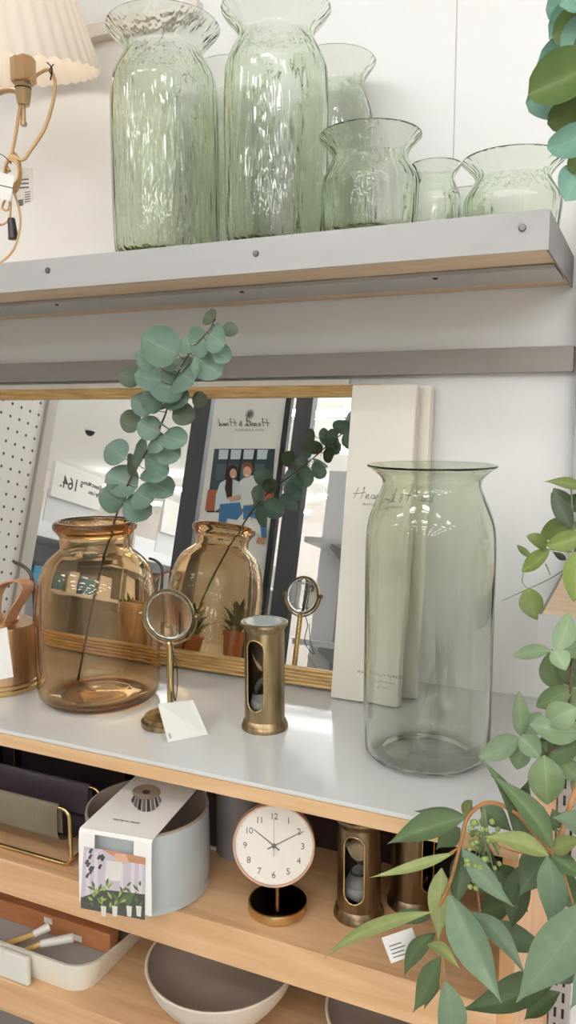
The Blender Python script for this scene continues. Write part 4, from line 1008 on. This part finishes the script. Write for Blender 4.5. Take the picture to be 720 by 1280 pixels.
# ================================================================== FOLIAGE AT THE RIGHT
def leaves(t, mats, L, Y, spread, stems, stem_m, kind='oval', jitter=.3, r=.0014, nup=.2):
    lb = bmesh.new()
    for i, (bx_, by_, tx, ty, wpx, mi, tnt, dy, kd) in enumerate(L):
        Yb_ = Y + dy; Yt_ = Yb_ + random.uniform(-spread, spread)
        a = onY(bx_, by_, Yb_); b = onY(tx, ty, Yt_); wd = wpx * depth((a + b) / 2) / F
        nrm = (-((a + b) / 2).normalized() + Vector((random.uniform(-jitter, jitter), 0, random.uniform(-jitter * .5, jitter) + nup))).normalized()
        leaf(lb, a, b, wd * 1.0, kd or kind, nrm, fold=random.uniform(.15, .6), bend=random.uniform(-.06, .13), side=random.uniform(-.07, .07), tint=tnt, mi=mi)
    bm = bmesh.new()
    for s in stems:
        tube(bm, [onY(x, y, Y + dy) for x, y, dy in s[0]], s[1], 7, r1=s[1] * .5)
    obj('stem', bm, stem_m, t, smooth='all'); leafobj('foliage', lb, mats, t)
# A: round leaves hanging at the top right
t = thing('eucalyptus_garland', 'hanging garland of round teal and olive eucalyptus leaves at the top right', 'plant', onY(725, 250, .86))
LA = [(728, 5, 682, 12, 46, 0, 1.0, .01, 'round'), (735, 20, 686, 48, 50, 0, .95, .02, 'round'), (738, 30, 690, 44, 44, 1, 1, -.01, 'round'), (730, 60, 668, 92, 46, 0, 1, .02, 'round'), (738, 70, 672, 78, 50, 0, .95, .03, 'round'),
      (742, 80, 660, 118, 66, 1, 1.05, -.02, 'round'), (730, 120, 657, 128, 50, 0, .85, .0, 'round'), (740, 130, 684, 155, 44, 1, .75, -.01, 'round'), (740, 160, 684, 186, 40, 0, 1.2, -.03, 'round'), (742, 190, 710, 212, 34, 1, .9, .0, 'round'), (735, 210, 707, 252, 46, 0, 1.1, .01, 'round'),
      (745, -20, 700, 8, 50, 0, 1.1, -.02, 'round'), (750, 40, 700, 60, 55, 0, 1, 0, 'round'), (750, 100, 705, 100, 60, 1, .9, 0, 'round'), (755, 150, 712, 140, 55, 0, .9, .01, 'round'), (755, 215, 725, 222, 45, 0, 1, .0, 'round')]
leaves(t, ['leaf_teal', 'leaf_olive'], LA, .86, .02, [([(740, -120, 0), (735, 20, 0), (738, 140, 0), (742, 250, 0)], .0022)], 'stem_dark', nup=0)
# B: vine on the right-hand shelf
t = thing('leafy_vine', 'fresh green vine with oval leaves spilling over the right-hand shelf', 'plant', onY(722, 765, 1.10))
LB_ = [(730, 610, 680, 602, 15, 0, .8, .0, 'lance'), (716, 642, 692, 610, 26, 1, 1.0, .03, 'oval'), (715, 661, 689, 616, 22, 1, .75, -.01, 'oval'), (724, 655, 674, 673, 26, 0, .8, .01, 'oval'), (728, 668, 682, 682, 26, 0, 1.05, -.01, 'oval'),
       (682, 686, 658, 670, 20, 0, .7, .0, 'round'), (664, 697, 646, 681, 9, 0, .6, .0, 'oval'), (687, 688, 652, 715, 22, 0, 1.08, -.01, 'oval'), (660, 735, 672, 775, 30, 0, .85, -.01, 'oval'), (722, 688, 717, 752, 36, 0, 1.25, -.02, 'oval'), (708, 700, 690, 689, 9, 1, .7, .01, 'lance'), (735, 640, 705, 622, 24, 1, 1, .02, 'oval'), (740, 690, 712, 668, 26, 0, 1, .01, 'oval')]
leaves(t, ['leaf_vine', 'leaf_dark'], LB_, 1.09, .02, [([(738, 760, .05), (722, 700, 0), (716, 650, 0), (714, 610, 0)], .0018), ([(722, 700, 0), (690, 722, 0), (656, 738, 0), (628, 751, 0)], .0009), ([(716, 690, 0), (688, 687, 0), (668, 682, 0)], .001), ([(654, 716, 0), (653, 728, 0), (660, 736, 0)], .0008), ([(682, 705, .01), (688, 719, .01)], .001)], 'stem')
# C: sage leaves
t = thing('sage_garland', 'pale sage-green leafy garland above the long-leaved branch at right', 'plant', onY(705, 1000, .93))
LC = [(688, 813, 641, 820, 20, 0, 1.0, 0, 'oval'), (695, 813, 711, 765, 28, 0, 1.08, -.01, 'oval'), (692, 812, 707, 838, 26, 0, 1.12, -.02, 'oval'), (686, 815, 698, 862, 36, 1, .9, .02, 'oval'), (718, 860, 670, 883, 26, 1, 1.1, 0, 'oval'), (720, 852, 700, 820, 34, 1, .8, .02, 'oval'),
      (651, 920, 648, 863, 22, 0, .92, 0, 'oval'), (649, 922, 598, 947, 30, 0, .92, 0, 'oval'), (650, 921, 675, 948, 28, 0, .95, -.01, 'oval'), (652, 924, 646, 962, 26, 0, .9, .01, 'oval'), (657, 921, 676, 890, 26, 0, 1, .01, 'oval'), (725, 915, 662, 905, 40, 0, .95, -.01, 'oval'), (722, 885, 684, 905, 36, 0, 1.05, -.02, 'oval'),
      (684, 946, 728, 930, 34, 1, .85, 0, 'oval'), (686, 944, 700, 905, 32, 1, .95, 0, 'oval'), (680, 944, 684, 1006, 44, 1, 1.15, -.02, 'oval'), (683, 946, 662, 920, 24, 1, .85, .01, 'oval'), (700, 950, 726, 975, 26, 1, 1, .01, 'oval'), (730, 800, 702, 812, 30, 0, 1.1, 0, 'oval'), (735, 830, 700, 850, 34, 1, .9, .01, 'oval'), (722, 960, 738, 1010, 26, 1, .8, .02, 'oval'), (735, 870, 705, 890, 40, 0, .95, .02, 'oval')]
leaves(t, ['leaf_sage', 'leaf_sage_dark'], LC, .93, .025, [([(745, 700, .14), (728, 770, .08), (715, 830, .01), (712, 880, 0), (700, 925, 0), (684, 946, 0), (705, 985, 0)], .0022), ([(715, 838, 0), (700, 820, 0), (690, 812, 0)], .0014), ([(700, 925, 0), (675, 925, 0), (650, 921, 0)], .0014)], 'stem_dark')
# D: long-leaved eucalyptus branch
t = thing('willow_eucalyptus', 'long-leaved eucalyptus branch with orange-brown twigs hanging over the pine shelves', 'plant', onY(690, 1250, .80))
W, K, Yl = 0, 1, 2
LD = [(646, 1062, 599, 946, 26, K, .95, .02, 0), (690, 1062, 612, 968, 30, K, 1.1, -.01, 0), (582, 1022, 484, 1055, 34, K, 1.05, 0, 0), (584, 1022, 517, 1014, 16, K, .8, .02, 0), (568, 1066, 461, 1097, 14, Yl, .95, 0, 0),
      (540, 1140, 404, 1199, 17, Yl, .85, -.02, 0), (538, 1148, 476, 1154, 18, K, .9, .03, 0), (552, 1085, 548, 1176, 30, Yl, .9, .01, 0), (562, 1118, 627, 1254, 48, W, 1.05, -.02, 0), (556, 1226, 558, 1312, 38, W, .98, -.01, 'oval'),
      (545, 1166, 505, 1222, 22, K, 1.0, .01, 0), (551, 1196, 516, 1266, 28, K, 1.1, .0, 0), (534, 1180, 575, 1212, 17, Yl, .9, -.01, 0), (577, 1060, 643, 1134, 26, W, .9, 0, 0), (577, 1062, 570, 1135, 28, K, .8, .03, 0),
      (686, 1070, 604, 1046, 26, Yl, .95, -.01, 0), (684, 1070, 686, 1162, 38, W, .98, -.02, 0), (745, 1122, 645, 1253, 60, W, 1.08, -.05, 0), (588, 1140, 657, 1220, 26, W, .85, .01, 0), (604, 1155, 694, 1190, 32, K, .8, .04, 0),
      (700, 1218, 575, 1262, 42, K, .8, .03, 0), (690, 1068, 650, 1120, 44, K, .75, .05, 0), (620, 1080, 660, 1140, 44, K, .7, .06, 0), (590, 1080, 640, 1110, 40, K, .7, .07, 0), (640, 1130, 590, 1150, 34, K, .8, .06, 0),
      (575, 1035, 545, 1062, 30, K, 1.2, .03, 0), (600, 1010, 640, 1040, 28, K, .9, .05, 0), (640, 1020, 680, 1060, 34, W, .75, .05, 0), (660, 1010, 700, 1040, 30, K, .8, .04, 0), (690, 1062, 730, 1046, 24, Yl, .8, 0, 0),
      (688, 1068, 735, 1100, 26, K, 1.1, 0, 0), (692, 1075, 730, 1150, 30, K, .95, .02, 0), (700, 1035, 690, 1010, 24, K, .9, .01, 0), (728, 1040, 690, 1022, 30, W, .85, -.01, 0), (655, 1012, 660, 975, 22, K, .8, .03, 0), (580, 1020, 590, 1000, 18, Yl, .75, .02, 'oval'),
      (690, 1150, 725, 1175, 34, K, .85, .03, 0), (720, 1190, 690, 1230, 30, W, .8, .02, 0), (700, 1240, 655, 1275, 26, K, .85, .03, 0), (745, 1190, 712, 1262, 30, W, .85, .02, 0), (612, 1060, 600, 1120, 30, K, .65, .06, 0), (660, 1075, 640, 1160, 36, K, .7, .05, 0), (575, 1150, 605, 1210, 26, K, .75, .03, 0), (540, 1210, 530, 1262, 20, K, .8, .04, 0)]
leaves(t, ['leaf_willow', 'leaf_willow_dark', 'leaf_lime'], LD, .80, .035, [([(760, 820, .20), (735, 930, .10), (712, 1010, .02), (688, 1062, 0), (650, 1020, 0), (612, 1003, 0), (586, 1020, 0), (576, 1055, 0), (562, 1105, 0), (545, 1148, 0), (552, 1190, 0), (557, 1228, 0)], .0030),
    ([(576, 1058, 0), (560, 1068, 0), (540, 1076, 0)], .0014), ([(688, 1064, 0), (700, 1080, 0), (716, 1130, 0)], .0024), ([(552, 1120, 0), (563, 1118, 0)], .0012), ([(690, 1066, 0), (650, 1066, 0), (620, 1056, 0)], .0012), ([(600, 1140, .03), (596, 1090, .03), (606, 1040, .02)], .0014)], 'twig', kind='lance', jitter=.35, nup=.15)
bm = bmesh.new()
for k in range(84):
    x = random.gauss(602, 11); y = random.uniform(1024, 1110); ball(bm, onY(x, y, .80 + random.uniform(-.015, .03)), random.uniform(.0022, .0036), 8, 6)
obj('seed_cluster', bm, 'berry', t, smooth='all')
bm = bmesh.new()
for k in range(9):
    x = 606 + random.uniform(-4, 4); tube(bm, [onY(604, 1005, .8), onY(x, 1040, .80), onY(random.gauss(602, 12), random.uniform(1060, 1110), .81)], .0009, 5)
obj('seed_stalk', bm, 'stem', t, smooth='all')
q = [onY(x, y, .83) for x, y in ((477, 1172), (515, 1159), (527, 1190), (489, 1204))]
bm = bmesh.new(); poly(bm, q, thick=.0006, nrm=Vector((0, -1, 0))); tgo = obj('paper_tag', bm, 'paper', t)
ux = (q[1] - q[0]).normalized(); uy = (q[0] - q[3]).normalized(); bm = bmesh.new()
for k in range(4): a = q[3] + ux * .006 + uy * (.005 + k * .0045) + Vector((0, -.0009, 0)); poly(bm, [a, a + ux * (.02 - .003 * (k % 2)), a + ux * (.02 - .003 * (k % 2)) + uy * .0012, a + uy * .0012], thick=.0002, nrm=Vector((0, -1, 0)))
obj('tag_print', bm, 'ink', tgo)

# ================================================================== ACROSS THE AISLE (seen in the mirror)
# pegboard display wall
PX = -3.0
y_e = mX(58, 500, PX).y
t = thing('pegboard_panel', 'white perforated pegboard panel reflected at the left of the mirror', 'pegboard', (PX, .3, FZ))
obj('board', bbox(PX - .02, PX, y_e, 1.30, FZ, 1.5), 'peg', t)
bm = bmesh.new(); z = -.6
while z < 1.2:
    y = y_e + .04
    while y < 1.2:
        poly(bm, [(PX + .0008, y + .0085 * math.cos(2 * math.pi * k / 8), z + .0085 * math.sin(2 * math.pi * k / 8)) for k in range(8)]); y += .066
    z += .066
obj('peg_hole_grid', bm, 'hole', t)
obj('end_post', bbox(PX - .04, PX + .02, y_e - .075, y_e - .001, FZ, 1.5), 'post_grey', t, bevel=.003)
# gondola with price headers
t = thing('store_gondola', 'white store shelving with price headers seen in the mirror', 'shelving unit', (PX - .25, -2.3, FZ))
gy0, gy1 = -4.2, y_e - .09
obj('back_panel', bbox(PX - .5, PX - .48, gy0, gy1, FZ, .18), 'fixture', t)
for z in (-1.2, -.75, -.32, -.02): obj('shelf_board', bbox(PX - .479, PX - .02, gy0, gy1, z - .02, z), 'fixture', t)
for y in (gy0 + .02, -1.68, gy1 - .02): obj('upright', bbox(PX - .48, PX - .015, y - .012, y + .012, FZ, .20), 'post_grey', t)
def sign(pxl, label, words):
    a, b, c, d = [mX(*p, PX + .01) for p in pxl]
    t = thing('price_sign', label, 'sign', ((a.x), (a.y + b.y) / 2, min(c.z, d.z)), 'store price signs reflected in the mirror')
    zt_, zb_ = (a.z + b.z) / 2, (c.z + d.z) / 2; s = obj('sign_board', bbox(PX - .012, PX + .01, b.y, a.y, zb_, zt_), 'paper', t, bevel=.002)
    obj('clip', bbox(PX - .018, PX - .012, b.y, a.y, zb_ - .14, zb_ + .04), 'fixture', t)
    Hh = zt_ - zb_; Wd = a.y - b.y
    for txt, fu, fv, sz in words: text('sign_print', txt, Hh * sz, 'ink_dark', s, (PX + .0105, b.y + Wd * fu, zb_ + Hh * fv), (0, 1, 0), (0, 0, 1), spacing=.95, weight=.001)
sign(((70, 577), (131, 597), (125, 641), (62, 617)), 'white price sign ending 164. reflected beside the pegboard', [('Expect More.', .04, .62, .17), ('Pay Less.', .04, .40, .17), ('$', .42, .52, .24), ('164.', .50, .34, .50)])
sign(((207, 622), (250, 640), (243, 682), (202, 660)), 'white price sign reading 3.99 reflected left of the dark poster frame', [('3.99', .10, .40, .42)])
pk = 0
for (px, py, w_, h_, mk) in ((68, 676, .26, .20, 'blue_pack'), (80, 690, .2, .15, 'pink_pack')):
    pass
for k, (y, mk, w_, h_) in enumerate(((-.92, 'blue_pack', .16, .12), (-1.12, 'pink_pack', .14, .16), (-1.32, 'blue_pack', .14, .10), (-1.52, 'pink_pack', .16, .15), (-1.9, 'pink_pack', .2, .2), (-2.2, 'grey_mid', .2, .22), (-2.6, 'pink_pack', .2, .17))):
    zb_ = -.32
    o = obj('store_package', bbox(PX - .3, PX - .05, y - w_ / 2, y + w_ / 2, zb_ + .0005, zb_ + h_), mk, bevel=.004)
    tag(o, ['blue package nearest the pegboard on the reflected store shelf', 'white package next to the first blue one on the reflected shelf', 'second blue package on the reflected store shelf', 'white package behind the second blue one on the reflected shelf', 'white package beyond the shelf upright in the reflection', 'grey package between two white ones in the reflection', 'white package farthest along the reflected store shelf'][k], 'package', 'packages on the store shelf across the aisle')
# poster stand
PY = -1.2
def P(px, py, e=0): return mY(px, py, PY + e)
t = thing('poster_stand', 'dark metal stand holding a poster of a seated couple, reflected in the mirror', 'poster stand', (P(300, 700).x, PY, FZ))
bl0, bl1 = P(244, 505).x, P(267, 505).x; br0, br1 = P(369, 505).x, P(390, 505).x; bt = P(366, 505).x; bt1 = P(376, 505).x
ztop = 1.6
obj('post', bbox(bl0, bl1 - .01, PY - .05, PY + .015, FZ, ztop), 'frame_dark', t, bevel=.003)
obj('post', bbox(br0 + .01, br1 + .01, PY - .05, PY + .015, FZ, ztop), 'frame_dark', t, bevel=.003)
obj('edge_rail', bbox(bt - .035, bt - .004, PY - .02, PY + .02, FZ, ztop), 'frame_black', t, bevel=.002)
px0, px1 = bl1 + .01, bt - .045
pt = obj('poster_board', bbox(px0, px1, PY - .012, PY, -.5, 1.3), 'paper', t)
obj('base_foot', bbox(bl0 - .05, br1 + .1, PY - .25, PY + .10, FZ + .001, FZ + .04), 'frame_dark', t, bevel=.004)
bm = bmesh.new(); PL = ['door_print', 'door_light', 'pane_print', 'bench_print', 'shirt', 'shirt2', 'jeans', 'skin', 'hair1', 'hair2', 'paper', 'leather']
lift = [0.002]
def pz(L, mi): lift[0] += .0006; poly(bm, [P(x, y, lift[0]) for x, y in L], mi, .0004, Vector((0, -1, 0)))
pz([(268, 561), (344, 561), (338, 640), (258, 640)], 0)
for x in (274, 289, 305, 322):
    pz([(x, 562), (x + 13, 562), (x + 11, 574), (x - 1, 574)], 2); pz([(x - 3, 580), (x + 9, 580), (x + 7, 600), (x - 5, 600)], 1)
for x in (286, 302, 318): pz([(x, 561), (x + 1.5, 561), (x - 8, 636), (x - 10, 636)], 8)
pz([(260, 612), (345, 612), (342, 640), (256, 638)], 3)
pz([(254, 641), (340, 641), (334, 668), (250, 668)], 10)
# seated figures (as printed)
def ell(cx, cy, a, b, mi, n=18): pz([(cx + a * math.cos(2 * math.pi * k / n), cy + b * math.sin(2 * math.pi * k / n)) for k in range(n)], mi)
pz([(304, 598), (316, 594), (325, 600), (329, 615), (330, 632), (322, 636), (300, 636), (296, 615), (299, 602)], 5)
pz([(281, 600), (290, 598), (298, 602), (302, 620), (298, 634), (276, 634), (268, 640), (270, 618), (275, 604)], 4)
pz([(304, 632), (328, 630), (334, 650), (333, 672), (327, 672), (324, 650), (312, 646), (304, 650)], 6)
pz([(275, 630), (300, 628), (303, 642), (296, 650), (284, 648), (280, 662), (272, 662)], 6)
pz([(322, 672), (332, 672), (329, 680), (320, 679)], 11)
ell(290.5, 590, 6.5, 9.5, 8); pz([(284, 590), (291, 588), (290, 622), (284, 624), (281, 610)], 8); ell(291.5, 592, 4.3, 6.2, 7)
ell(309, 586, 7, 9, 9); ell(309, 590, 5.2, 7, 7); pz([(306, 593.5), (312, 593.5), (309, 595.5)], 10); pz([(289.5, 595), (293.5, 595), (291.5, 596.5)], 10)
pz([(284, 622), (300, 618), (301, 624), (288, 627)], 7)
obj('printed_couple', bm, PL, pt)
_c = P(302, 533, .002); ce = _c
strokes('poster_lettering', 'Hearth & Hand', .042, pt, Vector((P(336, 533).x, PY + .002, P(336, 533).z)), (-1, 0, 0), (0, 0, 1), m='ink', r=.0018)
text('poster_print', 'WITH MAGNOLIA', .018, 'ink', pt, (P(312, 539).x, PY + .0015, P(312, 539).z), (-1, 0, 0), (0, 0, 1), align='CENTER', spacing=1.3)
bm = bmesh.new(); q_ = P(312, 518, .002)
for k in range(8): a = math.pi * k / 8; tube(bm, [(q_.x - .028 * math.cos(a), PY + .002, q_.z - .028 * math.sin(a)), (q_.x + .028 * math.cos(a), PY + .002, q_.z + .028 * math.sin(a))], .0018, 5, smooth=False)
obj('poster_crest', bm, 'ink', pt)
# white fixture with brackets to the right
t = thing('wall_fixture', 'white slatted display fixture with grey brackets reflected at the mirror right edge', 'fixture', (-1.3, -1.5, FZ))
fx0, fx1 = P(392, 700).x, -.3
obj('fixture_panel', bbox(fx0 - .12, fx1, -1.62, -1.58, FZ, .55), 'fixture', t)
for k in range(6): obj('upright', bbox(fx0 + .02 + k * .17, fx0 + .045 + k * .17, -1.579, -1.56, FZ, .55), 'fixture_grey', t)
for z in (.12, -.42): obj('shelf_board', bbox(fx0 - .1, fx1, -1.558, -1.28, z - .03, z), 'fixture', t); 
for x in (fx0 + .05, fx0 + .5):
    for z in (.12, -.42):
        bm = bmesh.new(); poly(bm, [(x, -1.56, z - .031), (x, -1.28, z - .031), (x, -1.28, z - .05), (x, -1.56, z - .13)], thick=.006, nrm=Vector((1, 0, 0))); obj('bracket', bm, 'fixture_grey', t)
# low display table with potted things
t = thing('display_table', 'dark display table across the aisle, seen through the reflected amber vase', 'table', (-1.95, -1.0, FZ))
obj('table_top', bbox(-2.5, -1.3, -1.02, -.62, -.62, -.59), 'back', t, bevel=.003)
for x in (-2.46, -1.37):
    for y in (-1.00, -.67): obj('leg', bbox(x, x + .03, y, y + .03, FZ + .001, -.6205), 'back', t)
for k, (x, h) in enumerate(((-2.32, .16), (-2.02, .13), (-1.72, .17))):
    c = Vector((x, -.82, -.5895)); g = thing('potted_plant', ['potted plant in terracotta at the left of the dark table across the aisle', 'smaller potted plant in the middle of the dark table across the aisle', 'potted plant in terracotta at the right of the dark table across the aisle'][k], 'plant', c, 'potted plants across the aisle')
    bm = bmesh.new(); lathe(bm, [(0, .0), (.055, .0), (.075, h * .85), (.082, h * .85), (.082, h), (.07, h), (.066, h * .8), (0, h * .8)], c, 40); obj('pot', bm, 'terracotta', g, smooth=True)
    lb = bmesh.new()
    for j in range(46):
        a = random.uniform(0, 6.28); e = random.uniform(.2, 1.3); L = random.uniform(.10, .2); s = c + Vector((0, 0, h * .85)); e_ = s + Vector((math.cos(a) * math.cos(e), math.sin(a) * math.cos(e), math.sin(e))) * L
        leaf(lb, s + (e_ - s) * .3, e_, .04, 'oval', Vector((0, 0, 1)), tint=random.uniform(.6, 1.1), mi=j % 2)
    leafobj('foliage', lb, ['leaf_vine', 'leaf_dark'], g)
# ceiling dome camera
p = mY(113, 537, -2.0); r = rray(113, 537); o_, d_ = r; k = (CZ - o_[2]) / d_[2]; dc = Vector(o_ + d_ * k)
t = thing('dome_camera', 'small black dome camera on the white ceiling, reflected above the price sign', 'camera', (dc.x, dc.y, CZ))
bm = bmesh.new(); lathe(bm, [(0, -.001), (.10, -.001), (.10, -.03), (.085, -.035), (0, -.035)], (dc.x, dc.y, CZ), 32); obj('housing', bm, 'fixture', t, smooth=True)
bm = bmesh.new(); lathe(bm, [(.085, -.0355), (.078, -.07), (.055, -.1), (.025, -.115), (0, -.118)], (dc.x, dc.y, CZ), 32); obj('dome', bm, 'frame_black', t, smooth=True)

for o in bpy.data.objects:
    if '_o' in o: del o['_o']
